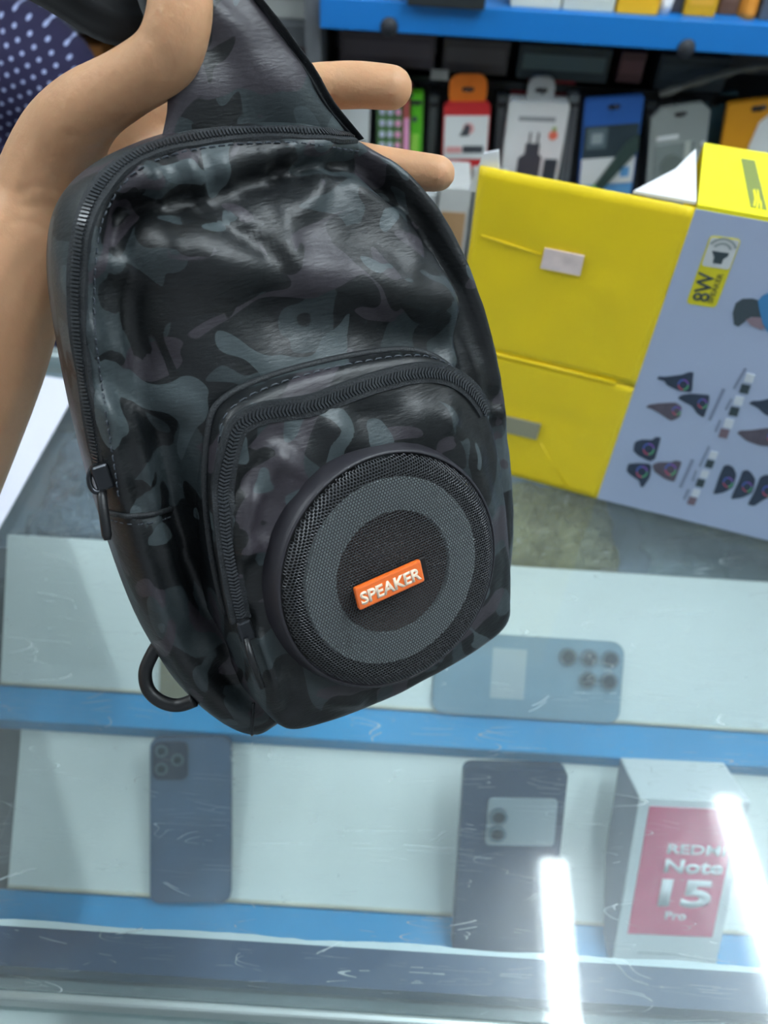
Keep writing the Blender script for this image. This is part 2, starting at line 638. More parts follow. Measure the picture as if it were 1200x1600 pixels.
slope_board('display_board', WHITE, -0.345, CX1 - 0.02, 0.3755, 0.8005, 0.474, 0.899, 0.008)
slope_board('display_board', WHITE, -0.319, CX1 - 0.02, 0.2325, 0.6905, 0.352, 0.7905, 0.008)
cbox('ledge', BLUE, -0.381, CX1 - 0.02, 0.341, 0.375, 0.782, 0.80, 0.0015)
cbox('ledge', BLUE, -0.345, CX1 - 0.02, 0.199, 0.232, 0.672, 0.69, 0.0015)
TAN = mat('raw_board_edge', srgb(196, 190, 172), 0.8, var=0.12, vscale=30)
cbox('board_edge_strip', TAN, -0.319, CX1 - 0.02, 0.2321, 0.2430, 0.6902, 0.6925)
cbox('board_edge_strip', TAN, -0.345, CX1 - 0.02, 0.3751, 0.3860, 0.8002, 0.8025)
# front: rail under the glass edge, sealant bead, vertical front pane, aluminium edge
cbox('front_rail', DARKBLUE, CX0, CX1, 0.1155, 0.1365, 0.922, GZ - 0.0085)
cbox('front_glass', FGLASS, CX0, CX1, 0.108, 0.113, 0.60, 0.925)
cbox('edge_profile', ALU, CX0, CX1, 0.0965, 0.1015, 0.935, 0.953, 0.0015)
cbox('lower_rail', ALU, CX0, CX1, 0.075, 0.105, 0.865, 0.895, 0.003)
random.seed(4)
mb = MB()
xs = [CX0 + k * 0.008 for k in range(int((CX1 - CX0) / 0.008))]
vs = []
for x in xs:
    wd = 0.0026 + 0.0016 * noise.noise(V((x * 18, 0, 0))) + 0.0008 * noise.noise(V((x * 90, 3, 0)))
    vs += [V((x, 0.0366, 0.930)), V((x, 0.0366, 0.9413)), V((x, 0.0375 + wd, 0.9413)), V((x, 0.0375 + wd * 0.8, 0.935))]
mb.add(vs, [(4 * i + k, 4 * i + 4 + k, 4 * i + 4 + (k + 1) % 4, 4 * i + (k + 1) % 4) for i in range(len(xs) - 1) for k in range(4)])
fix_normals(mb.build('sealant_bead', SEAL, ct))

# ------------------------------------------------------------------ phones and phone box in the counter


def phone(label, M, W, L, T, body, lenses, lens_r, camera_plate=None, r=0.011, extra=None):
    """back of a phone: local x right, z up the long side, y into the board; back face at y=0"""
    t = thing('mobile_phone', label, 'phone', M)
    MB().prism(rrect(0, W, 0, L, r, 6), 0.0012, T).build('frame', mat('phone_frame_' + label[:9], [c * 0.8 for c in body.node_tree.nodes['Principled BSDF'].inputs[0].default_value[:3]], 0.35, 0.5), t)
    MB().prism(rrect(0.0007, W - 0.0007, 0.0007, L - 0.0007, r, 6), 0, 0.0012).build('back_cover', body, t)
    if camera_plate:
        pl = MB().prism(rrect(*camera_plate, 0.006), -0.0016, 0).build('camera_plate', mat('camera_plate', srgb(40, 46, 66), 0.3), t)
    for (x, z) in lenses:
        ln = MB().prism(circle(x, z, lens_r, 20), -0.0028, -0.0001).build('camera_lens', mat('lens_ring', srgb(96, 112, 122), 0.3, 0.4), t)
        MB().prism(circle(x, z, lens_r * 0.66, 18), -0.0030, -0.0027).build('lens_glass', mat('lens_glass', srgb(34, 42, 50), 0.1), ln)
    return t


# dark phone leaning on the lower board
p0 = V((-0.187, 0.2262, 0.6952))
yw, tl = 0.0761, 0.7839


def lean(p, yaw, tilt):
    ex = V((math.cos(yaw), math.sin(yaw), 0))
    ez = V((-math.sin(yaw) * math.cos(tilt), math.cos(yaw) * math.cos(tilt), math.sin(tilt)))
    return frame(p, ex, ez)


SLATE = mat('phone_slate', srgb(80, 98, 124), 0.35, var=0.08, vscale=30)
phone('slate blue phone with square camera plate leaning on the lower board', lean(V((-0.187, 0.2245, 0.697)), yw, tl), 0.072, 0.15, 0.008, SLATE,
      [(0.011, 0.139), (0.011, 0.123), (0.025, 0.131)], 0.0055, (0.003, 0.034, 0.113, 0.147), r=0.009)
# pale blue phone lying sideways on the upper ledge
PALE = mat('phone_pale', srgb(128, 156, 172), 0.35, var=0.05, vscale=25)
ph = phone('pale blue phone lying sideways on the upper blue ledge', frame(V((0.2290, 0.3725, 0.8035)), V((0, 0.707, 0.707)), V((-1, -0.012, 0))), 0.076, 0.174, 0.006, PALE,
           [(0.060, 0.013), (0.060, 0.0325), (0.060, 0.052), (0.040, 0.013), (0.040, 0.0325)], 0.0085, None, r=0.012)
for ch in ph.children:
    pass
MB().prism([(0.018, 0.090), (0.064, 0.090), (0.064, 0.121), (0.018, 0.121)], -0.0004, 0).build('paper_sticker', mat('grey_sticker', srgb(176, 186, 190), 0.7), ph)
# big black phone in a case
BLK = mat('phone_black', srgb(36, 54, 84), 0.35, var=0.1, vscale=25)
bp = phone('large black phone leaning between slate phone and white phone box', lean(V((0.0835, 0.1995, 0.6935)), 0.045, 0.985), 0.087, 0.183, 0.012, BLK,
           [(0.031, 0.140), (0.031, 0.124)], 0.0075, None, r=0.008)
MB().prism(rrect(0.022, 0.080, 0.112, 0.156, 0.004), -0.0018, 0).build('camera_plate', mat('cam_bar', srgb(150, 160, 166), 0.3), bp)
for ch in bp.children:
    if ch.name.startswith('camera_lens'):
        ch.location.y = -0.0018
# white and red phone box
rb = thing('phone_box', 'white phone box with a pink-red panel and white lettering', 'box', lean(V((0.2228, 0.1975, 0.6955)), 0.0185, 1.0441))
BW, BL, BT = 0.091, 0.1735, 0.056
MB().rbox(0, BW, 0, BT, 0, BL, 0.0012).build('carton', mat('phone_box_white', srgb(216, 220, 222), 0.5), rb)
MB().box(-0.0005, 0.0, 0.001, BT - 0.001, 0.001, BL - 0.001).build('side_layer', mat('phone_box_side', srgb(120, 124, 140), 0.55), rb)  # thin grey layer over the left side of the white carton
MB().box(0.009, BW - 0.009, -0.0005, 0, BL * 0.215, BL * 0.955).build('red_panel', mat('phone_box_red', srgb(216, 66, 112), 0.5), rb)
LW = mat('white_print', srgb(240, 240, 242), 0.5)
text_part('lettering', 'REDMI', LW, rb, (0.030, BL * 0.700), (0.078, BL * 0.700), -0.0009, height=0.0092)
text_part('lettering', 'Note', LW, rb, (0.030, BL * 0.590), (0.079, BL * 0.590), -0.0009, bold=0.03, height=0.0135)
text_part('lettering', '15', LW, rb, (0.030, BL * 0.390), (0.074, BL * 0.390), -0.0009, bold=0.04, height=0.028)
text_part('lettering', 'Pro', LW, rb, (0.038, BL * 0.315), (0.056, BL * 0.315), -0.0009, height=0.008)
MB().box(0.020, 0.060, -0.0004, 0, BL * 0.098, BL * 0.106).build('fine_print', mat('fine_print', srgb(160, 168, 172), 0.6), rb)
# small tan case standing on the upper ledge, half behind the bag
tc_ = thing('earphone_case', 'small tan case half hidden behind bag on the upper ledge', 'case', lean(V((-0.196, 0.3690, 0.8015)), 0, 0.9))
MB().prism(rrect(0, 0.042, 0, 0.058, 0.009), 0, 0.018).build('shell', mat('tan_plastic', srgb(140, 130, 104), 0.5), tc_)
MB().box(0.004, 0.038, -0.0005, 0, 0.0365, 0.0375).build('lid_seam', mat('tan_dark', srgb(90, 82, 64), 0.5), tc_)


# crumpled clear plastic bag and brown parcel on the rear shelf
def crumple(name, label, cat, x0, x1, y0, y1, z, h, m, seed, n=36):
    vs, fs = [], []
    for i in range(n + 1):
        for j in range(n + 1):
            u, q = i / n, j / n
            e = min(1, 6 * min(u, 1 - u, q, 1 - q)) ** 0.5
            p = V((u * 5 + seed, q * 5, seed))
            k = abs(noise.noise(p)) + 0.5 * abs(noise.noise(p * 2.3))
            vs.append(V((x0 + (x1 - x0) * (u + 0.03 * noise.noise(p * 1.7)), y0 + (y1 - y0) * (q + 0.03 * noise.noise(p * 1.3 + V((9, 0, 0)))), z + 0.002 + e * h * (0.35 + k))))
    for i in range(n):
        for j in range(n):
            a = i * (n + 1) + j
            fs.append((a, a + n + 1, a + n + 2, a + 1))
    # flat underside
    c = len(vs)
    ring = [i * (n + 1) for i in range(n + 1)] + [n * (n + 1) + j for j in range(1, n + 1)] + [i * (n + 1) + n for i in range(n - 1, -1, -1)] + [j for j in range(n - 1, 0, -1)]
    for k in ring:
        vs.append(V((vs[k].x, vs[k].y, z)))
    for k in range(len(ring)):
        l = (k + 1) % len(ring)
        fs.append((ring[k], c + k, c + l, ring[l]))
    fs.append(tuple(range(c, c + len(ring))))
    o = MB().add(vs, fs).build(name, m, None, smooth=False)
    fix_normals(o)
    return tag(o, label, cat)


crumple('plastic_bag', 'crumpled clear plastic bag inside the counter by the white paper', 'plastic bag', -0.34, -0.10, 0.487, 0.638, 0.8745, 0.042, SHRINK, 2.0)
crumple('wrapped_parcel', 'olive brown wrapped parcel inside the counter beside yellow carton', 'parcel', 0.10, 0.23, 0.490, 0.600, 0.8745, 0.026, mat('olive_wrap', srgb(122, 118, 82), 0.5, var=0.3, vscale=25), 7.3)
crumple('plastic_pouch', 'dull teal plastic pouch inside the counter under grey carton face', 'plastic bag', 0.26, 0.52, 0.487, 0.640, 0.8745, 0.018, mat('teal_pouch', srgb(92, 110, 118), 0.4, var=0.15, vscale=12), 11.9)

# white sheet on the glass
A, B, Cc = on_z(60, 588, GZ), on_z(128, 598, GZ), on_z(0, 826, GZ)
e1, e2 = (A - B).normalized() * 0.21, (Cc - B).normalized() * 0.297
sheet = MB()
ps = [B, B + e1, B + e1 + e2, B + e2]
sheet.add([V((p.x, p.y, GZ + 0.0004)) for p in ps] + [V((p.x, p.y, GZ + 0.0016)) for p in ps], [(0, 1, 2, 3), (7, 6, 5, 4), (0, 4, 5, 1), (1, 5, 6, 2), (2, 6, 7, 3), (3, 7, 4, 0)])
tag(fix_normals(sheet.build('paper_sheet', mat('lilac_paper', srgb(226, 226, 240), 0.7))), 'white paper sheet on the glass under the bare forearm', 'paper')

# ------------------------------------------------------------------ yellow and grey speaker carton on the glass
KO = V((0.193, 0.518, GZ + 0.0005))
kx = V((0.966, -0.258, 0)).normalized()
KM = frame(KO, kx, V((0, 0, 1)))
KI = KM.inverted()
kn = V((kx.y, -kx.x, 0))
KH, KW, KD, KT = 0.276, 0.32, 0.106, 0.003
kb = thing('speaker_carton', 'open yellow and grey product carton standing on the glass', 'carton', KM)
MB().box(0, KW, 0, KT, 0, KH).build('front_panel', GREYC, kb)
MB().box(0, KW, KD - KT, KD, 0, KH).build('back_panel', YEL, kb)
MB().box(0, KW, KT, KD - KT, 0, KT).build('bottom_panel', YEL, kb)
MB().box(0.0005, KW, 0.0005, KD, KH, KH + KT).build('top_panel', YELL, kb)
MB().box(KW - KT, KW, KT, KD - KT, KT, KH).build('end_panel', YEL, kb)


def kuv(px, py):
    p = KI @ on_plane(px, py, KO, kn)
    return (p.x, p.z)


def ktop(px, py):
    p = KI @ on_z(px, py, KO.z + KH + KT)
    return (p.x, p.y)


# side flap swung open beside the front, in two scored halves
FM = KM @ Matrix.Rotation(math.radians(-2.0), 4, 'Z')
FIv = FM.inverted()


def fuv(px, py):
    p = FIv @ on_plane(px, py, KO, (FM.to_3x3() @ V((0, -1, 0))))
    return (p.x, p.z)


FW = 0.148
zc = 0.128


def flap_half(z0, z1, seed):
    n, m2 = 24, 20
    vs, fs = [], []
    for i in range(n + 1):
        for j in range(m2 + 1):
            u, q = i / n, j / m2
            x, z = -FW * u, z0 + (z1 - z0) * q
            e = min(1, 10 * min(u, 1 - u, q, 1 - q))
            y = 0.0012 * noise.noise(V((x * 30 + seed, z * 22, 0))) * e + 0.0008 * (1 - min(1, 14 * abs((z - z0) / (z1 - z0) - 0.62))) * max(0, 1 - abs(noise.noise(V((x * 20, seed, 0)))) * 1.5)
            vs.append(V((x, y - 0.0004 * e, z)))
    k = len(vs)
    vs += [V((p.x, 0.003, p.z)) for p in vs]
    g = lambda i, j: i * (m2 + 1) + j
    for i in range(n):
        for j in range(m2):
            fs.append((g(i, j), g(i, j + 1), g(i + 1, j + 1), g(i + 1, j)))
            fs.append((k + g(i, j), k + g(i + 1, j), k + g(i + 1, j + 1), k + g(i, j + 1)))
    for i in range(n):
        fs.append((g(i, 0), g(i + 1, 0), k + g(i + 1, 0), k + g(i, 0)))
        fs.append((g(i + 1, m2), g(i, m2), k + g(i, m2), k + g(i + 1, m2)))
    for j in range(m2):
        fs.append((g(0, j + 1), g(0, j), k + g(0, j), k + g(0, j + 1)))
        fs.append((g(n, j), g(n, j + 1), k + g(n, j + 1), k + g(n, j)))
    return MB().add(vs, fs)


R2 = Matrix.Rotation(math.radians(-2.0), 4, 'Z')
lower = fix_normals(flap_half(0.0, zc - 0.0012, 1.3).build('side_flap', YEL, kb, smooth=True))
upper = fix_normals(flap_half(zc + 0.0004, KH, 8.1).build('side_flap', YEL, kb, smooth=True))
for o in (lower, upper):
    o.matrix_local = R2
MB().tube([(-FW + 0.002, -0.0002, zc - 0.0004), (-0.015, -0.0002, zc - 0.0004)], 0.0014, 8).build('score_ridge', YEL, upper, smooth=True)
c0, c1 = fuv(752, 368), fuv(846, 398)
MB().tube([(c0[0], 0.0, c0[1]), (c1[0], 0.0, c1[1])], 0.0009, 8).build('score_ridge', YEL, upper, smooth=True)
c0, c1 = fuv(845, 692), fuv(886, 762)
MB().tube([(c0[0], 0.0, c0[1]), (c1[0], 0.0, c1[1])], 0.0008, 8).build('score_ridge', YEL, lower, smooth=True)
tp = MB().prism([fuv(*p) for p in ((852, 386), (914, 398), (907, 429), (845, 417))], -0.0022, -0.0008).build('tape_sticker', mat('pearl_sticker', srgb(240, 218, 212), 0.25, 0.1, var=0.14, vscale=70), upper)
tp['label'] = 'small pearly white and pink sticker'
MB().prism([fuv(*p) for p in ((790, 648), (846, 661), (839, 685), (784, 672))], -0.0022, -0.0008).build('tape_sticker', mat('grey_tape', srgb(150, 146, 120), 0.35), lower)
# dust flap folded out of the top, white inside
dl = [ktop(1088, 331), ktop(1088, 231), ktop(1080, 238), ktop(1056, 262), ktop(985, 320)]
df = MB()
zt = KH + 0.0004
area = sum(dl[i][0] * dl[(i + 1) % 5][1] - dl[(i + 1) % 5][0] * dl[i][1] for i in range(5))
dl = dl if area > 0 else dl[::-1]
dl = [(min(x, -0.0005), max(y, 0.0055)) for x, y in dl]
df.add([V((x, y, zt)) for x, y in dl] + [V((x, y, zt + 0.002)) for x, y in dl], [tuple(range(4, -1, -1)), tuple(range(5, 10))] + [(i, (i + 1) % 5, (i + 1) % 5 + 5, i + 5) for i in range(5)])
df.build('dust_flap', PAPER, kb)
# second white flap corner peeking over the top left of the yellow flap
c0 = fuv(742, 262)
MB().prism([(c0[0] - 0.004, KH - 0.02), (c0[0] + 0.020, KH - 0.02), (c0[0] + 0.014, KH + 0.012), (c0[0] + 0.004, KH + 0.008)], 0.004, 0.006, R2).build('dust_flap', PAPER, kb)

# print on top: olive bar with a scribbled mark
OLIVE = mat('olive_print', srgb(128, 140, 70), 0.5)


def top_print(name, pts, m, z, parent):
    q = [ktop(*p) for p in pts]
    n = len(q)
    a = sum(q[i][0] * q[(i + 1) % n][1] - q[(i + 1) % n][0] * q[i][1] for i in range(n))
    q = q if a > 0 else q[::-1]
    z0 = KH + KT
    return MB().add([V((x, y, z0)) for x, y in q] + [V((x, y, z0 + z)) for x, y in q], [tuple(range(n - 1, -1, -1)), tuple(range(n, 2 * n))] + [(i, (i + 1) % n, (i + 1) % n + n, i + n) for i in range(n)]).build(name, m, parent)


zp = lambda x, y: (1070 + x * 0.1625, 220 + y * 0.1625)
tpn = [o for o in kb.children if o.name.startswith('top_panel')][0]
top_print('logo_bar', [zp(540, 172), zp(672, 195), zp(788, 670), zp(632, 640)], OLIVE, 0.0004, tpn)
for pts in ([(652, 480), (672, 470), (690, 560), (672, 640), (655, 630), (668, 560)], [(690, 475), (706, 480), (716, 560), (700, 655), (684, 650), (698, 560)], [(716, 560), (735, 600), (740, 660), (724, 658)]):
    top_print('logo_mark', [zp(*p) for p in pts], YELL, 0.0007, tpn)

# print on the grey face
fp = [o for o in kb.children if o.name.startswith('front_panel')][0]
PR = -0.0005


def kprint(name, pts, m, y=PR, parent=None):
    return MB().prism([kuv(*p) for p in pts], y, 0.0 if y > -0.0006 else y + 0.0003).build(name, m, parent or fp)


BYEL = mat('badge_yellow', srgb(216, 204, 30), 0.5)
INK = mat('dark_ink', srgb(52, 66, 72), 0.55)


def round_poly(c, r=0.16, n=5):
    out = []
    m = len(c)
    for i in range(m):
        p, q, s = V(c[i - 1]), V(c[i]), V(c[(i + 1) % m])
        d = min((p - q).length, (s - q).length) * r
        a, b = q + (p - q).normalized() * d, q + (s - q).normalized() * d
        for k in range(n + 1):
            t = k / n
            out.append(tuple((1 - t) ** 2 * a + 2 * t * (1 - t) * q + t * t * b))
    return out


quad = [kuv(*zp(245, 908)), kuv(*zp(546, 945)), kuv(*zp(298, 1605)), kuv(*zp(12, 1562))]
MB().prism(round_poly(quad), -0.0004, 0).build('badge', BYEL, fp)
wq = [kuv(*zp(252, 922)), kuv(*zp(532, 956)), kuv(*zp(428, 1236)), kuv(*zp(160, 1196))]
MB().prism(round_poly(wq, 0.12), -0.0007, -0.0004).build('badge_window', mat('badge_white', srgb(206, 208, 208), 0.5), fp)
zz = lambda x, y: kuv(*zp(x, y))
MB().prism([zz(262, 1052), zz(428, 1076), zz(412, 1108), zz(372, 1130), zz(352, 1180), zz(270, 1168), zz(284, 1112)], -0.0010, -0.0007).build('speaker_icon', INK, fp)
WAVE = mat('icon_wave', srgb(150, 158, 158), 0.5)
cc = V(zz(352, 1058))
for rr in (0.0065, 0.0098):
    pts = []
    a0, a1 = math.radians(25), math.radians(155)
    for k in range(11):
        a = a0 + (a1 - a0) * k / 10
        pts.append((cc.x + math.cos(a) * rr, cc.y + math.sin(a) * rr))
    for k in range(10, -1, -1):
        a = a0 + (a1 - a0) * k / 10
        pts.append((cc.x + math.cos(a) * (rr - 0.0016), cc.y + math.sin(a) * (rr - 0.0016)))
    n = len(pts) // 2
    arc = MB()
    for k in range(n - 1):
        arc.prism([pts[k], pts[k + 1], pts[2 * n - 2 - k], pts[2 * n - 1 - k]], -0.0010, -0.0007)
    arc.build('sound_wave', WAVE, fp)
text_part('lettering', '8W', INK, fp, zz(228, 1545), zz(296, 1268), -0.0008, bold=0.008, height=0.0112)
text_part('lettering', 'SPEAKER', mat('olive_ink', srgb(120, 116, 40), 0.5), fp, zz(264, 1555), zz(374, 1276), -0.0008, height=0.0036)

zq = lambda x, y: (950 + x * 0.2626, 420 + y * 0.2626)
PB = mat('print_dark', srgb(44, 56, 76), 0.55, var=0.15, vscale=150)
PBR = mat('print_brown', srgb(88, 80, 92), 0.55, var=0.15, vscale=150)
RC = [mat('ring_green', srgb(96, 190, 130), 0.5), mat('ring_red', srgb(200, 84, 110), 0.5), mat('ring_blue', srgb(84, 110, 200), 0.5), mat('ring_violet', srgb(140, 90, 190), 0.5)]
shots = [([(292, 655), (300, 640), (340, 642), (440, 630), (478, 615), (510, 615), (505, 660), (500, 735), (420, 725), (350, 690), (335, 665)], 0, (448, 688, 32)),
         ([(415, 768), (440, 750), (490, 742), (605, 750), (600, 800), (570, 885), (530, 860), (500, 815), (450, 790)], 0, (562, 800, 28)),
         ([(225, 822), (245, 808), (300, 800), (400, 795), (440, 820), (430, 880), (375, 905), (310, 860), (260, 832)], 1, (408, 842, 26)),
         ([(150, 1080), (160, 1030), (200, 1015), (262, 1018), (285, 1000), (315, 1003), (300, 1060), (280, 1130), (250, 1145), (180, 1110)], 0, (242, 1070, 34)),
         ([(110, 1200), (120, 1160), (180, 1155), (250, 1160), (258, 1180), (250, 1240), (212, 1295), (195, 1298), (185, 1260), (130, 1222)], 0, (202, 1205, 34)),
         ([(262, 1165), (300, 1150), (380, 1150), (400, 1140), (440, 1148), (395, 1268), (340, 1250), (275, 1205)], 1, (372, 1192, 34)),
         ([(690, 1172), (715, 1166), (745, 1180), (765, 1222), (745, 1300), (690, 1330), (625, 1340), (640, 1300), (665, 1225)], 0, (714, 1268, 30)),
         ([(800, 1205), (825, 1196), (850, 1210), (878, 1252), (860, 1330), (800, 1360), (730, 1370), (750, 1322), (780, 1262)], 0, (828, 1295, 30)),
         ([(905, 1240), (940, 1225), (1010, 1235), (1010, 1340), (930, 1370), (870, 1410), (830, 1402), (870, 1330)], 0, (950, 1320, 32)),
         ([(838, 800), (860, 786), (900, 785), (980, 768), (1050, 780), (1050, 880), (940, 872), (890, 825)], 0, (1000, 830, 30)),
         ([(768, 975), (790, 962), (850, 960), (960, 945), (1050, 950), (1050, 1062), (900, 1050), (820, 1020)], 1, (985, 1000, 36))]
for pts, br, (rx, ry, r) in shots:
    o = kprint('printed_bag', round_poly([zq(*p) for p in pts], 0.28, 3), PBR if br else PB)
    for k in range(4):
        arc = []
        for a in range(7):
            q = math.radians(90 * k + 15 * a)
            arc.append((rx + math.cos(q) * r, ry + math.sin(q) * r))
        for a in range(6, -1, -1):
            q = math.radians(90 * k + 15 * a)
            arc.append((rx + math.cos(q) * r * 0.8, ry + math.sin(q) * r * 0.8))
        s = MB()
        for a in range(6):
            s.prism([kuv(*zq(*p)) for p in (arc[a], arc[a + 1], arc[12 - a], arc[13 - a])], -0.0007, -0.0005)
        s.build('printed_ring', RC[k], fp)
SW = [mat('swatch_white', srgb(206, 212, 220), 0.5), INK, mat('swatch_brown', srgb(120, 100, 110), 0.5)]
for line in ([(842, 650, 0), (814, 714, 1), (778, 785, 0), (750, 848, 1), (718, 920, 0), (690, 979, 2)], [(627, 1108, 0), (605, 1160, 1), (575, 1222, 0), (550, 1274, 1), (522, 1334, 0), (500, 1381, 2)]):
    s_ = 26 if line[0][0] > 700 else 22
    for x, y, k in line:
        kprint('swatch', [zq(x - s_ + 8, y - s_ - 4), zq(x + s_ + 8, y - s_ + 6), zq(x + s_ - 8, y + s_ + 4), zq(x - s_ - 8, y + s_ - 6)], SW[k])
FINE = mat('print_fine', srgb(128, 138, 164), 0.55)
for (a, b, wd) in (((690, 712), (604, 900), 9), ((820, 590), (748, 712), 6), ((735, 770), (700, 838), 5), ((668, 898), (640, 968), 5), ((505, 1135), (430, 1300), 9), ((602, 1055), (545, 1175), 5), ((525, 1200), (503, 1260), 5), ((480, 1312), (452, 1370), 5)):
    kprint('fine_print', [zq(a[0] - wd, a[1] - 3), zq(a[0] + wd, a[1] + 3), zq(b[0] + wd, b[1] + 3), zq(b[0] - wd, b[1] - 3)], FINE)
# printed portrait: hair, face, blue top
kprint('printed_hair', [zq(*p) for p in ((742, 262), (760, 205), (800, 178), (860, 176), (905, 190), (915, 300), (850, 285), (800, 325), (775, 342), (750, 330))], mat('print_hair', srgb(62, 74, 82), 0.6))
kprint('printed_face', [zq(*p) for p in ((820, 300), (860, 285), (930, 290), (950, 340), (910, 360), (850, 335))], mat('print_face', srgb(140, 120, 130), 0.6), -0.0007)
kprint('printed_top', [zq(*p) for p in ((892, 190), (915, 160), (955, 140), (1010, 150), (1010, 400), (950, 372), (920, 320), (900, 240))], mat('print_blue', srgb(62, 128, 180), 0.6), -0.0009)

# ------------------------------------------------------------------ sling bag with built-in speaker, held in front of the counter
from mathutils.bvhtree import BVHTree
S = 0.889
bn = (rt * 0.477 + up * -0.233 - fwd * 0.848).normalized()
bx = (rt * 0.855 + up * 0.346 - fwd * -0.386)
bx = (bx - bn * bx.dot(bn)).normalized()
bz = bn.cross(bx)
BO = at(608, 898, 0.32)
BM = frame(BO, bx, bz)
BI = BM.inverted()
bag = thing('sling_bag', 'black camouflage sling bag with a round speaker on its pocket', 'bag', BM)


def bl(px, py, out):
    """photo point on the plane `out` in front of the speaker face -> bag (x, z)"""
    p = BI @ on_plane(px, py, BO + bn * out, bn)
    return V((p.x, p.z))


def smooth01(a, b, t):
    t = max(0, min(1, (t - a) / (b - a)))
    return t * t * (3 - 2 * t)


def seg_dist(p, pts):
    best = 9
    for i in range(len(pts) - 1):
        a, b = pts[i], pts[i + 1]
        d = b - a
        t = max(0, min(1, (p - a).dot(d) / d.length_squared))
        best = min(best, (p - a - d * t).length)
    return best


def folds(spec, out):
    """(points in photo, height m, width m)"""
    return [([bl(x, y, out) for x, y in pts], h * 1.3, wd * 0.92) for pts, h, wd in spec]


body_folds = folds([
    ([(185, 370), (205, 325), (259, 322), (337, 308), (412, 281), (506, 252), (585, 250), (640, 300)], -0.0065, 0.0045),
    ([(250, 285), (330, 268), (420, 245), (520, 225)], 0.0035, 0.006),
    ([(240, 255), (255, 290), (262, 312)], 0.0028, 0.0026), ([(300, 250), (330, 300)], 0.003, 0.003), ([(355, 250), (372, 285)], 0.0022, 0.003),
    ([(462, 232), (472, 268)], 0.0025, 0.0026), ([(425, 240), (430, 270)], 0.002, 0.0028), ([(520, 240), (530, 262)], 0.0022, 0.0026),
    ([(205, 375), (300, 395), (400, 425), (500, 440), (640, 462), (690, 470)], 0.0075, 0.013),
    ([(330, 330), (400, 385), (440, 420)], -0.0026, 0.004), ([(345, 325), (425, 370)], 0.0022, 0.004),
    ([(515, 265), (500, 300), (470, 330)], 0.0030, 0.004), ([(560, 280), (620, 330), (650, 400)], 0.0026, 0.006),
    ([(440, 400), (450, 350), (445, 330)], 0.0022, 0.004),
    ([(208, 345), (212, 430), (220, 520), (238, 640), (270, 760), (305, 860), (340, 960), (392, 1080)], -0.0085, 0.0075),
    ([(285, 690), (296, 790), (315, 890), (345, 985)], -0.0085, 0.0095),
    ([(160, 420), (190, 415), (205, 430)], 0.0025, 0.004), ([(150, 520), (185, 540), (205, 560)], 0.002, 0.005),
    ([(180, 640), (225, 690), (260, 790)], 0.0042, 0.006), ([(160, 600), (210, 640)], -0.0018, 0.005),
    ([(600, 245), (650, 300), (690, 360), (715, 440), (735, 560), (748, 640)], -0.0048, 0.0052),
    ([(690, 400), (712, 470), (716, 560)], 0.0032, 0.0045),
    ([(640, 250), (720, 350), (765, 480), (785, 600)], 0.0030, 0.006),
    ([(420, 480), (520, 500), (640, 520), (700, 540)], -0.006, 0.011),
    ([(250, 560), (300, 600), (330, 640)], -0.003, 0.008),
    ([(255, 830), (300, 930), (350, 1040)], 0.0032, 0.0055), ([(300, 900), (330, 1000), (372, 1060)], -0.003, 0.004),
    ([(345, 1000), (372, 1050), (392, 1085)], 0.003, 0.0035), ([(760, 640), (800, 650)], 0.002, 0.003), ([(770, 760), (795, 850)], 0.002, 0.006),
], -0.034 * S)


def disp(p, fl_):
    h = 0
    for pts, a, wd in fl_:
        d = seg_dist(p, pts)
        if d < 3 * wd:
            h += a * math.exp(-(d / wd) ** 2)
    return h


ctrl = [(0, .197), (.035, .192), (.062, .179), (.089, .150), (.107, .10), (.113, .05), (.110, 0), (.103, -.045), (.091, -.072), (.07, -.079), (0, -.082), (-.055, -.083), (-.0745, -.081), (-.092, -.05), (-.1, -.01), (-.099, .06), (-.093, .12), (-.084, .163), (-.067, .186), (-.035, .196)]
NO = 260
outl = resample(catmull([V((x * S, 0, z * S)) for x, z in ctrl], 12, True), NO, True)
cen = V((0.002 * S, 0, 0.055 * S))
prof_s = [0.0, .06, .12, .18, .24, .30, .36, .42, .48, .53, .58, .62, .66, .70, .73, .76, .79, .815, .84, .86, .88, .90, .92, .94, .955, .97, .982, .992, 1.0]


def front_out(s):
    ks = [(0, -.0300), (.3, -.0305), (.55, -.0325), (.72, -.036), (.80, -.040), (.845, -.0455), (.875, -.0458), (.91, -.0435), (.945, -.0455), (.97, -.050), (.985, -.055), (1.0, -.066)]
    for (a, ya), (b, yb) in zip(ks, ks[1:]):
        if s <= b:
            return ya + (yb - ya) * smooth01(a, b, s)
    return ks[-1][1]


vs, fs = [], []
rows = []
for s in prof_s:
    row = []
    for p in outl:
        q = cen + (p - cen) * s
        o_ = front_out(s) * S
        dd = disp(V((q.x, q.z)), body_folds) * (1 if s < 0.93 else max(0, 1 - (s - 0.93) / 0.07) ** 0.5)
        nz = 0.0011 * noise.noise(V((q.x * 60, q.z * 60, 2.2))) + 0.0005 * noise.noise(V((q.x * 150, q.z * 150, 5.2)))
        o_ += dd + nz * (1 if s < .98 else 0.3)
        row.append(V((q.x, -o_, q.z)))
    rows.append(row)
for s, k in ((1.0, .35), (.998, .7), (.985, .93), (.95, 1.0), (.8, 1.04), (.5, 1.05), (.2, 1.05), (0.0, 1.05)):
    row = []
    for p in outl:
        t = (0.058 - 0.026 * smooth01(0.06 * S, 0.19 * S, p.z)) * S
        q = cen + (p - cen) * s
        o0 = front_out(1.0) * S
        row.append(V((q.x, -(o0 - t * k * 0.75), q.z)) + V((0, 0.0012 * noise.noise(q * 50), 0)))
    rows.append(row)
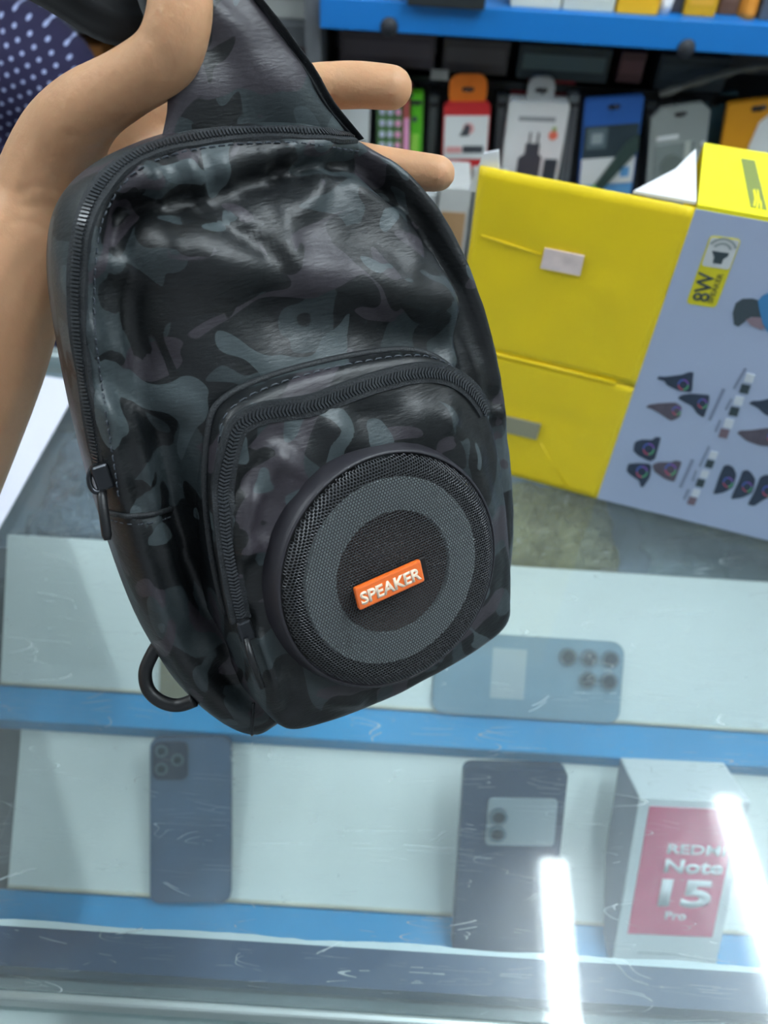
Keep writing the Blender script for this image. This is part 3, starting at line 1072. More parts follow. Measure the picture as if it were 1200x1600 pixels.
for row in rows:
    vs += row
for j in range(len(rows) - 1):
    for i in range(NO):
        k = (i + 1) % NO
        fs.append((j * NO + i, j * NO + k, (j + 1) * NO + k, (j + 1) * NO + i))
body = MB().add(vs, fs).build('bag_body', CAMO, bag, smooth=True)
bm = bmesh.new(); bm.from_mesh(body.data)
bmesh.ops.remove_doubles(bm, verts=bm.verts[:], dist=1e-5)
bmesh.ops.recalc_face_normals(bm, faces=bm.faces[:])
bm.to_mesh(body.data); bm.free()
bvh = BVHTree.FromPolygons([tuple(p) for p in vs], fs)


def hit(px, py):
    o = BI @ CAM
    d = (BI.to_3x3() @ ray(px, py)).normalized()
    loc, nrm, idx, dist = bvh.ray_cast(o, d)
    if loc is None:
        return None
    if nrm.dot(d) > 0:
        nrm = -nrm
    return loc, nrm


def surf_path(pix, n):
    """path across the bag surface through photo points: list of (point, normal)"""
    P = catmull([V((x, y)) for x, y in pix], 10)
    P = resample(P, n)
    out = [hit(p.x, p.y) for p in P]
    out = [h for h in out if h]
    pts = [h[0] for h in out]
    if len(pts) < 3:
        return [], []
    # light smoothing
    for _ in range(3):
        pts = [pts[0]] + [(pts[i - 1] + pts[i] * 2 + pts[i + 1]) / 4 for i in range(1, len(pts) - 1)] + [pts[-1]]
    return pts, [h[1] for h in out]


def zipper(pts, nrms, parent, pitch=0.00135, tape_w=0.0042, tooth_w=0.0017, name='zipper', chevron=0.0):
    n = max(8, int(sum((pts[i + 1] - pts[i]).length for i in range(len(pts) - 1)) / pitch))
    P = resample(pts, n)
    NN = resample(nrms, n) if len(nrms) == len(pts) else [nrms[min(len(nrms) - 1, int(i * len(nrms) / n))] for i in range(n)]
    tv, tf = [], []
    tm = MB()
    for i, p in enumerate(P):
        t = (P[min(i + 1, n - 1)] - P[max(i - 1, 0)]).normalized()
        nn = NN[i]
        nn = (nn - t * nn.dot(t)).normalized()
        b = nn.cross(t)
        tv += [p + b * tape_w - nn * 0.0006, p + b * tape_w * 0.9 + nn * 0.0007, p - b * tape_w * 0.9 + nn * 0.0007, p - b * tape_w - nn * 0.0006]
        sg = 1 if i % 2 else -1
        c = p + nn * 0.0009
        M = Matrix(((t.x, b.x, nn.x, c.x), (t.y, b.y, nn.y, c.y), (t.z, b.z, nn.z, c.z), (0, 0, 0, 1)))
        for sd in (-1, 1):
            tm.box(-pitch * 0.25, pitch * 0.25, min(0, sd * tooth_w), max(0, sd * tooth_w), -0.0005, 0.0005, M @ Matrix.Rotation(-chevron * sd, 4, 'Z'))
    for i in range(n - 1):
        for k in range(3):
            tf.append((4 * i + k, 4 * i + k + 1, 4 * i + 5 + k, 4 * i + 4 + k))
    tape = fix_normals(MB().add(tv, tf).build(name, NYLON, parent, smooth=False))
    tm.build('zipper_teeth', TEETH, tape, kind='stuff')
    return tape


def stitches(pts, nrms, parent, pitch=0.0034, length=0.0022, r=0.00035, m=None):
    n = max(4, int(sum((pts[i + 1] - pts[i]).length for i in range(len(pts) - 1)) / pitch))
    P = resample(pts, n)
    sm = MB()
    for i in range(n - 1):
        nn = nrms[min(len(nrms) - 1, int(i * len(nrms) / n))]
        d = (P[i + 1] - P[i]).normalized()
        a, b = P[i] + nn * r * 0.6, P[i] + d * length + nn * r * 0.6
        sm.tube([a - nn * r, a + d * length * 0.2 + nn * r * 0.4, b - d * length * 0.2 + nn * r * 0.4, b - nn * r], r, 5)
    return sm.build('stitching', m or NYLON, parent, kind='stuff')


# main zipper around the top and left edge
zp_, zn_ = surf_path([(600, 232), (545, 214), (470, 208), (400, 208), (330, 213), (250, 230), (195, 256), (155, 296), (131, 350), (121, 420), (121, 500), (130, 580), (143, 660), (156, 735), (160, 770)], 240)
zipper(zp_, zn_, bag, name='main_zipper')
sp_, sn_ = surf_path([(560, 236), (470, 224), (400, 224), (330, 230), (258, 246), (210, 270), (178, 306), (156, 356), (148, 425), (147, 500), (156, 580), (168, 660), (180, 735), (186, 780)], 160)
stitches(sp_, sn_, body, m=mat('thread', srgb(52, 58, 66), 0.6))
# seam where the zipper ends on the left side
sp_, sn_ = surf_path([(170, 800), (200, 806), (235, 804), (268, 794)], 24)
seam = MB().tube([p + n * 0.0006 for p, n in zip(sp_, sn_)], 0.0011, 8).build('side_seam', NYLON, bag, smooth=True)
sp_, sn_ = surf_path([(174, 812), (202, 819), (238, 817), (268, 807)], 24)
stitches(sp_, sn_, seam, m=MATS['thread'])
# seam at the bottom left corner and along the bottom
for pix in ([(396, 1098), (394, 1130), (394, 1158)], [(398, 1158), (480, 1128), (560, 1092)]):
    sp_, sn_ = surf_path(pix, 30)
    if len(sp_) > 4:
        MB().tube([p + n * 0.0002 for p, n in zip(sp_, sn_)], 0.0007, 6).build('corner_seam', NYLON, bag, smooth=True)

# pull of the main zipper: slider, ring and tab
h = hit(166, 742)
if h:
    q0 = h[0] + h[1] * 0.002
    sl = MB().rbox(q0.x - 0.0032, q0.x + 0.0032, q0.y - 0.0022, q0.y + 0.0022, q0.z - 0.005, q0.z + 0.005, 0.001).build('zipper_slider', METALD, bag)
    dz = (q0 - BI @ CAM).length


    def bp_(px, py, k=1.0):
        return (BI @ CAM) + (BI.to_3x3() @ ray(px, py)).normalized() * dz * k

    ring = [bp_(152 + 13 * math.cos(a), 748 + 21 * math.sin(a), 1.0) for a in [2 * math.pi * k / 20 for k in range(20)]]
    MB().tube(ring, 0.0011, 8, closed=True).build('pull_ring', METALD, sl, smooth=True)
    tb = MB()
    a, b = bp_(158, 768), bp_(168, 844)
    tb.tube([a, a.lerp(b, 0.1), a.lerp(b, 0.9), b], [0.0012, 0.0019, 0.0019, 0.0012], 8)
    tb.build('pull_tab', BLACK, sl, smooth=True)

# pocket
pc = [(-.053, .078), (-.044, .090), (-.02, .094), (.02, .092), (.05, .086), (.068, .073), (.078, .052), (.081, .02), (.079, -.02), (.074, -.052), (.062, -.070), (0, -.0745), (-.052, -.068), (-.066, -.054), (-.069, -.02), (-.067, .02), (-.061, .055)]
NP = 200
pout = resample(catmull([V((x * S, 0, z * S)) for x, z in pc], 12, True), NP, True)
pcen = V((0.006 * S, 0, 0.008 * S))
pfolds = folds([
    ([(352, 770), (372, 740), (410, 700), (445, 690)], -0.003, 0.005), ([(385, 860), (395, 780), (425, 720), (460, 700)], 0.0034, 0.0045), ([(430, 700), (445, 730), (440, 760)], 0.0024, 0.004),
    ([(400, 830), (415, 770), (440, 735)], -0.0028, 0.004), ([(370, 900), (372, 830), (385, 780)], 0.002, 0.004),
    ([(520, 670), (600, 690), (650, 650), (690, 650)], 0.0034, 0.006), ([(560, 655), (620, 665)], -0.0028, 0.005), ([(700, 660), (740, 720), (760, 800)], 0.0026, 0.005),
    ([(400, 1000), (420, 1050), (428, 1100)], 0.0036, 0.004), ([(385, 960), (398, 1040), (405, 1090)], -0.003, 0.0035), ([(440, 1060), (500, 1090), (560, 1100)], 0.002, 0.004)], -0.014 * S)
pprof = [(1.02, -.062), (1.005, -.045), (1.0, -.034), (.998, -.027), (.993, -.0225), (.984, -.019), (.97, -.0170), (.95, -.0160), (.93, -.0155), (.91, -.0152), (.89, -.0150), (.87, -.0146), (.84, -.0140), (.8, -.0134), (.75, -.0128), (.7, -.0124), (.6, -.012), (.5, -.012), (.3, -.012), (0, -.012)]
vs, fs = [], []
for s, o_ in pprof:
    for p in pout:
        q = pcen + (p - pcen) * s
        dd = disp(V((q.x, q.z)), pfolds) * (1 if s < .9 else max(0, (0.99 - s) / 0.09)) if s < .99 else 0
        wall = 0.0014 * noise.noise(V((q.x * 70, q.z * 70, 8))) if s >= .9 else 0.0006 * noise.noise(V((q.x * 120, q.z * 120, 8)))
        # the top of the zipped front sags a little below the band
        vs.append(V((q.x + wall * 0.5, -(o_ * S + dd + wall * (0.5 if s > .9 else 1)), q.z)))
for j in range(len(pprof) - 1):
    for i in range(NP):
        k = (i + 1) % NP
        fs.append((j * NP + i, j * NP + k, (j + 1) * NP + k, (j + 1) * NP + i))
pocket = fix_normals(MB().add(vs, fs).build('pocket', CAMO, bag, smooth=True))
pbvh = BVHTree.FromPolygons([tuple(p) for p in vs], fs)


def phit(x, z):
    loc, nrm, i, d = pbvh.ray_cast(V((x, -0.2, z)), V((0, 1, 0)))
    if loc is None:
        return None
    return loc, (nrm if nrm.y < 0 else -nrm)


# piping around the upper edge of the pocket
up_i = [i for i in range(NP)]
start = min(range(NP), key=lambda i: (pout[i] - V((-.069 * S, 0, .0 * S))).length)
seq = [pout[(start - k) % NP] for k in range(NP)]
if seq[10].z < seq[0].z:
    seq = [pout[(start + k) % NP] for k in range(NP)]
endk = min(range(NP), key=lambda k: (seq[k] - V((.081 * S, 0, .028 * S))).length)
arcp = seq[:endk]
pip = [V((pcen.x + (p.x - pcen.x) * 1.006, 0.0305 * S, pcen.z + (p.z - pcen.z) * 1.006)) for p in arcp]
MB().tube(pip, 0.0015, 8).build('pocket_piping', NYLON, pocket, smooth=True)
# stitching just inside the piping
stp, stn = [], []
for p in arcp[18:-8]:
    q = pcen + (p - pcen) * 0.985
    hh = phit(q.x, q.z)
    if hh:
        stp.append(hh[0]); stn.append(hh[1])
stitches(stp, stn, pocket, pitch=0.0042, length=0.0030, m=MATS['thread'])
# pocket zipper
zpts, znr = [], []
for k, p in enumerate(arcp):
    f_ = k / len(arcp)
    top = math.sin(math.pi * smooth01(0.18, 0.98, f_)) ** 1.0
    q = pcen + (p - pcen) * (0.962 - 0.085 * top)
    q.z -= 0.0035 * S * math.exp(-((q.x + 0.012) / 0.018) ** 2) * (1 if q.z > .04 else 0)
    hh = phit(q.x, q.z)
    if hh:
        zpts.append(hh[0] - V((0, 0.0006, 0))); znr.append((hh[1] + V((0, -1.2, 0))).normalized())
cut = [k for k, p in enumerate(zpts) if p.x < 0.03 * S or p.z > 0.050 * S]
zpts, znr = [zpts[k] for k in cut], [znr[k] for k in cut]
zipper(zpts, znr, pocket, pitch=0.00140, tape_w=0.0044, tooth_w=0.0021, name='pocket_zipper', chevron=0.45)
e = zpts[0]
psl = MB().rbox(e.x - 0.003, e.x + 0.003, e.y - 0.004, e.y - 0.0005, e.z - 0.008, e.z + 0.001, 0.001).build('pocket_slider', METALD, pocket)
# third level stops here: ring and tab of the small pull belong to the pocket
MB().tube([(e.x - 0.001, e.y - 0.004, e.z - 0.006), (e.x - 0.002, e.y - 0.0065, e.z - 0.014), (e.x - 0.001, e.y - 0.0055, e.z - 0.028)], [0.0012, 0.0017, 0.0012], 8).build('pocket_pull_tab', BLACK, pocket, smooth=True)

# speaker: bezel, perforated grille, light ring and cone behind it, badge
sk = lambda pr: [(r * S, h * S) for r, h in pr]
bez = MB().lathe(sk([(.0600, -.0190), (.0590, -.0140), (.0578, -.0085), (.0570, -.0045), (.0562, -.0025), (.0553, -.0016), (.0548, -.0020), (.0545, -.0050), (.0545, -.0100)]), 96).build('speaker_bezel', BEZEL, bag, smooth=True)
fix_normals(bez)
GR = 0.0545 * S


def gh(r):
    q = r / GR
    if q > 0.86:
        t = (q - 0.86) / 0.14
        return (0.0036 - 0.0056 * t * t) * S
    return (0.0036 + 0.0006 * (1 - q / 0.86)) * S


pitch = 0.00128
gv, gf = [], []
ny = int(GR / (pitch * 0.866)) + 1
for j in range(-ny, ny + 1):
    for i in range(-ny, ny + 1):
        cx_, cz_ = (i + 0.5 * (j % 2)) * pitch, j * pitch * 0.866
        if math.hypot(cx_, cz_) > GR - 0.0004:
            continue
        b0 = len(gv)
        for rad in (pitch * 0.5774, pitch * 0.375):
            for k in range(6):
                a = math.pi / 6 + k * math.pi / 3
                x, z = cx_ + rad * math.cos(a), cz_ + rad * math.sin(a)
                r = math.hypot(x, z)
                if r > GR:
                    x, z = x * GR / r, z * GR / r
                    r = GR
                gv.append((x, -gh(r) + (0.00018 if rad < pitch * 0.5 else 0), z))
        for k in range(6):
            l = (k + 1) % 6
            gf.append((b0 + k, b0 + l, b0 + 6 + l, b0 + 6 + k))
grille = fix_normals(MB().add(gv, gf).build('speaker_grille', mat('grille_paint', srgb(56, 57, 60), 0.34, 0.35, spec=0.6), bag, smooth=False, kind='stuff'))
MB().lathe(sk([(.0001, -.0105), (.0548, -.0105)]), 48).build('speaker_back_plate', mat('back_plate', srgb(10, 10, 11), 0.6), bez)
MB().lathe(sk([(.0288, -.0032), (.0292, -.0014), (.0436, -.0014), (.0441, -.0032)]), 72).build('light_ring', mat('ring_diffuser', srgb(138, 148, 148), 0.5), bez, smooth=False)
MB().lathe(sk([(.0001, -.0060), (.010, -.0062), (.012, -.0080), (.0270, -.0050), (.0286, -.0030)]), 64).build('speaker_cone', mat('cone_paper', srgb(54, 40, 34), 0.7), bez, smooth=True)
for o in bez.children:
    fix_normals(o)
for o in (bez, grille):
    o.location = (0.0033, 0, -0.0010)
# badge on a small raised mount
bc = bl(609, 913, 0.007)
bw, bh = 0.0300, 0.0098
mt = MB().rbox(bc.x - bw * 0.42, bc.x + bw * 0.62, -0.0054, -0.0032, bc.y - bh * 0.62, bc.y + bh * 0.45, 0.0006).build('badge_mount', mat('mount_black', srgb(26, 22, 22), 0.4), bag)
bd = MB().rbox(bc.x - bw / 2, bc.x + bw / 2, -0.0080, -0.0054, bc.y - bh / 2, bc.y + bh / 2, 0.0009).build('speaker_badge', ORANGE, bag, smooth=False)
text_part('lettering', 'SPEAKER', mat('badge_letters', srgb(250, 226, 200), 0.35), bd, (bc.x - bw * 0.455, bc.y - bh * 0.31), (bc.x + bw * 0.455, bc.y - bh * 0.31), -0.0082, bold=0.035, height=bh * 0.56)

# strap: wide padded end sewn into the top, then webbing running off behind the thumb
def strip(name, R_, L_, outs, th, m, parent, n=18):
    rp = resample(catmull([V((*bl(x, y, o), o)) for (x, y), o in zip(R_, outs)], 8), n)
    lp = resample(catmull([V((*bl(x, y, o), o)) for (x, y), o in zip(L_, outs)], 8), n)
    K = 14
    vs, fs = [], []
    for i in range(n):
        for side in (1, -1):
            for k in range(K + 1):
                t = k / K
                p = lp[i].lerp(rp[i], t)
                bul = th * (1 - (2 * t - 1) ** 4) ** 0.5 * side
                wav = 0.0025 * math.sin(t * 9 + i * 0.25) * (1 - abs(2 * t - 1)) + 0.0015 * noise.noise(V((t * 4, i * 0.3, 1)))
                vs.append(V((p.x, -(p.z + bul + wav), p.y)))
    W_ = 2 * (K + 1)
    for i in range(n - 1):
        for k in range(W_):
            l = (k + 1) % W_
            a = [k if k <= K else (W_ - 1 - (k - K - 1)), l if l <= K else (W_ - 1 - (l - K - 1))]
            fs.append((i * W_ + a[0], i * W_ + a[1], (i + 1) * W_ + a[1], (i + 1) * W_ + a[0]))
    return fix_normals(MB().add(vs, fs).build(name, m, parent, smooth=True))


ou = [x * S for x in (-.062, -.058, -.056, -.056, -.060)]
strip('strap_base', [(560, 215), (512, 160), (478, 100), (400, 0), (340, -80)], [(250, 225), (262, 160), (250, 90), (215, 0), (190, -80)], ou, 0.004, CAMO, bag)
st = strip('strap_binding', [(566, 218), (518, 160), (484, 98), (408, 0), (348, -80)], [(548, 222), (500, 165), (466, 104), (388, 0), (328, -80)], ou, 0.0030, NYLON, bag)
ou2 = [x * S for x in (-.066, -.070, -.075, -.085, -.10)]
strip('shoulder_strap', [(330, 85), (260, 72), (170, 70), (80, 20), (-60, -60)], [(330, -30), (250, -40), (150, -70), (90, -100), (0, -160)], ou2, 0.0018, mat('black_webbing', srgb(13, 14, 16), 0.75, spec=0.25), bag)
# D loop low on the left edge
lp = [BI @ at(x, y, d) for x, y, d in ((252, 1000, .352), (238, 1022, .352), (227, 1050, .352), (232, 1078, .352), (252, 1096, .352), (278, 1102, .352), (304, 1094, .350))]
MB().tube(catmull(lp, 6), 0.0031, 12, flat=0.8).build('strap_loop', BLACK, bag, smooth=True)

# ------------------------------------------------------------------ the arm that holds the bag
wr_ = at(42, 372, .347)
fd_ = (at(-70, 600, .362) - wr_).normalized()
ELB = wr_ + fd_ * 0.25 + V((0, -0.02, 0))
SHO = V((-0.36, -0.24, 1.28))
arm = flesh('person', [
    [(SHO, .055), (SHO.lerp(ELB, .5), .047), (ELB + (SHO - ELB) * .08, .040)], [(ELB, .039), (ELB.lerp(at(-70, 600, .362), .45), .0425), (at(-70, 600, .362), .0345), (at(-4, 455, .352), .0285), (at(42, 372, .347), .0245), (at(75, 310, .345), .0225)],
    [(at(60, 340, .345), .022), (at(130, 230, .345), .0185), (at(250, 160, .356), .0135), (at(335, 165, .362), .0112)],
    [(at(60, 345, .346), .022), (at(160, 270, .352), .0165), (at(330, 235, .366), .0115)],
    [(at(60, 355, .348), .021), (at(170, 310, .358), .0155), (at(315, 305, .370), .0112)],
    [(at(60, 365, .350), .020), (at(160, 350, .362), .0145), (at(290, 370, .374), .0105)],
    [(at(335, 165, .362), .0108), (at(450, 142, .358), .0102), (at(545, 133, .352), .0098), (at(612, 137, .349), .0093)],
    [(at(330, 235, .366), .0112), (at(480, 244, .366), .0100), (at(600, 262, .360), .0092), (at(684, 271, .356), .0080)],
    [(at(315, 305, .370), .0108), (at(440, 330, .378), .0096), (at(470, 345, .392), .009), (at(400, 350, .398), .0085)],
    [(at(290, 370, .374), .0100), (at(390, 400, .384), .0086), (at(410, 410, .396), .008), (at(350, 410, .40), .0075)],
    [(at(72, 290, .338), .0200), (at(96, 225, .325), .0175), (at(134, 172, .306), .0140), (at(196, 132, .293), .0118), (at(256, 92, .283), .0117), (at(278, 40, .276), .0114), (at(284, -15, .272), .0108), (at(284, -50, .270), .0085)],
], 0.0018, 9, SKIN)
tag(arm, 'bare left arm reaching in, its hand gripping the sling bag', 'person')
abvh = BVHTree.FromPolygons([tuple(p.co) for p in arm.data.vertices], [tuple(f.vertices) for f in arm.data.polygons])
near_hand = [q for q in arm.data.vertices if (q.co - at(200, 200, .34)).length < 0.12]
for pix, dep, wd in (([(28, 300), (62, 292), (100, 304)], .0009, .0016), ([(45, 322), (75, 318), (98, 330)], .0008, .0014), ([(20, 345), (60, 352), (90, 372)], .0006, .0016),
                     ([(108, 212), (150, 214), (196, 184)], .0010, .0018), ([(120, 235), (150, 232), (176, 215)], .0007, .0014), ([(222, 52), (246, 82), (262, 122)], .0008, .0014), ([(232, 46), (256, 76), (272, 114)], .0006, .0012),
                     ([(525, 104), (519, 135), (524, 168)], .0008, .0012)):
    cr = []
    for p in resample(catmull([V(q) for q in pix], 8), 40):
        lo, nr, ix, ds_ = abvh.ray_cast(CAM, ray(p.x, p.y).normalized())
        if lo:
            cr.append(lo)
    if len(cr) < 3:
        continue
    mid = cr[len(cr) // 2]
    ext = max((q - mid).length for q in cr) + 0.006
    for vtx in near_hand:
        if (vtx.co - mid).length < ext:
            d_ = min((vtx.co - q).length for q in cr)
            if d_ < 3 * wd:
                vtx.co -= vtx.normal * dep * 0.55 * math.exp(-(d_ / wd) ** 2)
flesh('sleeve', [[(SHO + (SHO - ELB) * .04, .063), (SHO.lerp(ELB, .3), .060), (SHO.lerp(ELB, .55), .060)]], 0.004, 4, mat('grey_sleeve', srgb(70, 74, 82), 0.85), arm)
NAIL = mat('nail', srgb(226, 180, 160), 0.3)


def nail(a, b, r, away):
    d = (b - a).normalized()
    n = (away - d * away.dot(d)).normalized()
    s = d.cross(n)
    c = b + n * r * 0.93
    vs, fs = [], []
    for i in range(7):
        for j in range(7):
            u, q = (i / 6 - 0.5) * 2, (j / 6 - 0.5) * 2
            vs.append(c + d * u * r * 0.75 + s * q * r * 0.62 - n * (q * q * r * 0.28 + max(0, -u) * 0.0004) + n * 0.0006)
    for i in range(6):
        for j in range(6):
            fs.append((i * 7 + j, i * 7 + j + 1, (i + 1) * 7 + j + 1, (i + 1) * 7 + j))
    o = MB().add(vs, fs).build('fingernail', NAIL, arm, smooth=True)
    md = o.modifiers.new('t', 'SOLIDIFY'); md.thickness = 0.0006


nail(at(545, 133, .352), at(608, 137, .349), .0088, ray(600, 130))
nail(at(600, 262, .360), at(680, 271, .356), .0075, ray(680, 265))

# ------------------------------------------------------------------ person in the dotted shirt seated behind the counter
PX, PY = -0.605, 1.0
g = lambda x, y, z: V((PX + x, PY + y, z))
man = thing('person', 'seated person in navy shirt with small white dots, behind the counter at left', 'person', Matrix.Translation((PX, PY, 0)))
mi = Matrix.Translation((-PX, -PY, 0))


def local(chs):
    return [[(mi @ p, r) for p, r in c] for c in chs]


flesh('body', local([
    [(g(0, 0, .62), .13), (g(0, .01, .80), .12), (g(0, .02, .98), .125), (g(0, .02, 1.08), .10), (g(0, .01, 1.17), .055), (g(0, -.005, 1.26), .05)],
    [(g(0, -.02, 1.33), .075), (g(0, -.01, 1.40), .088), (g(0, .005, 1.42), .085)], [(g(0, -.085, 1.35), .018), (g(0, -.09, 1.36), .014)],
    [(g(-.085, 0, 1.37), .018), (g(-.088, 0, 1.35), .012)], [(g(.085, 0, 1.37), .018), (g(.088, 0, 1.35), .012)],
    [(g(-.17, .02, 1.10), .05), (g(-.20, -.01, .86), .04), (g(-.12, -.22, .80), .032), (g(-.08, -.28, .80), .026)],
    [(g(.17, .02, 1.10), .05), (g(.20, .02, .86), .04), (g(.14, -.14, .72), .032), (g(.10, -.20, .72), .026)],
    [(g(-.09, 0, .60), .09), (g(-.10, -.20, .60), .075), (g(-.10, -.24, .58), .06), (g(-.10, -.22, .12), .045), (g(-.10, -.28, .05), .035)],
    [(g(.09, 0, .60), .09), (g(.10, -.20, .60), .075), (g(.10, -.24, .58), .06), (g(.10, -.22, .12), .045), (g(.10, -.28, .05), .035)]]), 0.008, 4, SKIN, man)
sh = flesh('shirt', local([
    [(g(0, 0, .64), .150), (g(0, .01, .80), .140), (g(0, .02, .98), .145), (g(0, .02, 1.08), .115), (g(0, .015, 1.15), .075)],
    [(g(-.08, .02, 1.10), .085), (g(-.165, .02, 1.095), .066), (g(-.20, 0, .90), .058)],
    [(g(.08, .02, 1.10), .085), (g(.165, .02, 1.10), .068), (g(.20, .02, .92), .060)]]), 0.007, 5, DOTS, man)
flesh('trousers', local([
    [(g(0, 0, .60), .145), (g(0, 0, .56), .14)],
    [(g(-.09, 0, .60), .10), (g(-.10, -.20, .60), .085), (g(-.10, -.24, .58), .07), (g(-.10, -.22, .14), .058)],
    [(g(.09, 0, .60), .10), (g(.10, -.20, .60), .085), (g(.10, -.24, .58), .07), (g(.10, -.22, .14), .058)]]), 0.009, 4, mat('dark_trousers', srgb(40, 42, 48), 0.8), man)
flesh('hair', local([[(g(0, .015, 1.435), .088), (g(0, .03, 1.40), .09), (g(0, .04, 1.36), .07)]]), 0.008, 3, mat('black_hair', srgb(18, 16, 16), 0.6), man)
for sx in (-1, 1):
    MB().lathe([(0.0005, 0.0), (0.009, 0.003), (0.011, 0.009)], 14, 'y', (sx * 0.032, -0.094, 1.375)).build('eye', mat('eye_dark', srgb(40, 30, 26), 0.3), man)
stool = thing('stool', 'low wooden stool under the person in dotted shirt', 'stool', Matrix.Translation((PX, PY + 0.02, 0)))
WOOD = mat('stool_wood', srgb(120, 86, 56), 0.6, var=0.15)
MB().rbox(-.16, .16, -.15, .15, .40, .43, 0.005).build('seat', WOOD, stool)
for sx in (-1, 1):
    for sy in (-1, 1):
        MB().tube([(sx * .12, sy * .11, .40), (sx * .14, sy * .13, 0)], 0.016, 8).build('leg', WOOD, stool)

# ------------------------------------------------------------------ wall shelving behind the counter
Y0 = 1.20
sx0 = on_y(500, 43, Y0).x
zb, ztp = on_y(850, 66, Y0).z, on_y(850, 18, Y0).z
un = thing('shelf_unit', 'wall shelf unit with a bright blue front edge and dark back', 'shelf', Matrix.Translation((sx0, 1.65, 0)))


def ubox(name, m, x0, x1, y0, y1, z0, z1, b=0.0):
    mb = MB()
    (mb.rbox(x0 - sx0, x1 - sx0, y0 - 1.65, y1 - 1.65, z0, z1, b) if b else mb.box(x0 - sx0, x1 - sx0, y0 - 1.65, y1 - 1.65, z0, z1))
    return mb.build(name, m, un)


DARKP = mat('dark_panel', srgb(84, 88, 92), 0.7, var=0.25, vscale=10)
GREYP = mat('grey_panel', srgb(96, 100, 104), 0.6, var=0.1)
UX1 = 1.6
ubox('shelf_board', SHELFBLUE, sx0, UX1, Y0, 1.69, zb, ztp, 0.0012)
ubox('back_panel', DARKP, sx0, UX1, 1.40, 1.415, 0.50, zb)
ubox('lower_shelf', GREYP, sx0, UX1, 1.10, 1.40, 0.74, 0.76)
ubox('base_cabinet', CARC, sx0, UX1, 1.12, 1.68, 0.0, 0.74)
ubox('upright', GREYP, sx0 - 0.022, sx0 - 0.001, 1.215, 1.69, 0.0, 1.60)
# black round hook plates at the lower rim of the blue edge
for px, py in ((608, 42), (1072, 76)):
    c = on_y(px, py, Y0)
    MB().lathe([(0.0001, 0.006), (0.0095, 0.005), (0.0115, 0.002), (0.0120, 0.0)], 20, 'y', (c.x - sx0, Y0 - 1.65, c.z)).build('round_hook_plate', mat('hook_black', srgb(44, 48, 56), 0.5), un, smooth=True)

lu = thing('dark_rack', 'dark shelf rack left of the blue shelf, seen past the thumb', 'shelf', Matrix.Translation((-0.6, 1.65, 0)))


def lbox(name, m, x0, x1, y0, y1, z0, z1):
    return MB().box(x0 + 0.6, x1 + 0.6, y0 - 1.65, y1 - 1.65, z0, z1).build(name, m, lu)


lx1 = sx0 - 0.024
lbox('shelf_board', DARKP, -1.6, lx1, 1.24, 1.69, 1.085, 1.11)
lbox('back_panel', DARKP, -1.6, lx1, 1.48, 1.495, 0.0, 1.085)
lbox('lower_shelf', DARKP, -1.6, lx1, 1.20, 1.48, 0.86, 0.88)
lbox('base_cabinet', CARC, -1.6, lx1, 1.22, 1.48, 0.0, 0.86)


# --- goods standing on the blue shelf: (x0,x1 in photo at the shelf top, depth, height, colour, label)
def shelf_box(label, x0, x1, col, height, depth=0.09, front=0.012, lid=None, name='product_box', cat='box', py=20):
    a, b = on_y(x0, py, Y0 + front), on_y(x1, py, Y0 + front)
    t = thing(name, label, cat, Matrix.Translation(((a.x + b.x) / 2, Y0 + front, ztp)), 'boxes on the blue shelf')
    wd = (b.x - a.x) / 2
    MB().rbox(-wd, wd, 0, depth, 0, height, 0.0015).build('carton', mat('goods_' + name + str(x0), col, 0.5, var=0.06), t)
    MB().box(-wd * 0.75, wd * 0.75, -0.0006, 0, height * 0.18, height * 0.5).build('printed_panel', mat('goods_print' + str(x0), lid or [min(1, c * 1.25 + 0.03) for c in col], 0.5), t)
    return t


shelf_box('pale grey box on blue shelf, above the middle finger', 515, 628, srgb(198, 200, 200), 0.10, py=2)
shelf_box('black box with pale rim overhanging the blue shelf edge', 636, 758, srgb(40, 46, 50), 0.09, front=-0.012, lid=srgb(170, 176, 176), py=8)
shelf_box('cream box on blue shelf right of the black box', 796, 874, srgb(226, 228, 214), 0.11, lid=srgb(196, 196, 170))
shelf_box('off-white box on blue shelf left of the yellow box', 877, 958, srgb(216, 220, 208), 0.08)
shelf_box('plain bright yellow box on blue shelf', 962, 1028, srgb(250, 190, 40), 0.12, lid=srgb(252, 200, 60))
shelf_box('dark grey box on blue shelf between two yellow boxes', 1046, 1066, srgb(74, 72, 78), 0.10, front=0.03)
shelf_box('mustard yellow box on blue shelf beside a brown box', 1068, 1118, srgb(222, 168, 28), 0.075, lid=srgb(240, 180, 60), front=0.02)
shelf_box('brown box on blue shelf beside the orange pouch', 1121, 1152, srgb(110, 78, 60), 0.09, front=0.035)
shelf_box('blue-grey box at the right end of blue shelf in view', 1188, 1260, srgb(84, 92, 104), 0.12, front=0.02)
# small white cup
c = on_y(1037, 22, Y0 + 0.02)
cup = thing('small_cup', 'small white cup on blue shelf between yellow box and grey box', 'cup', Matrix.Translation((c.x, Y0 + 0.022, ztp)))
fix_normals(MB().lathe([(0.0005, 0.0), (0.007, 0.0), (0.0095, 0.022), (0.0085, 0.022), (0.006, 0.002), (0.0005, 0.002)], 20, 'z').build('cup_wall', PAPER, cup, smooth=True))
fix_normals(MB().lathe([(0.0092, 0.020), (0.0102, 0.021), (0.0102, 0.0228), (0.0085, 0.0228)], 20, 'z').build('rim', PAPER, cup, smooth=True))
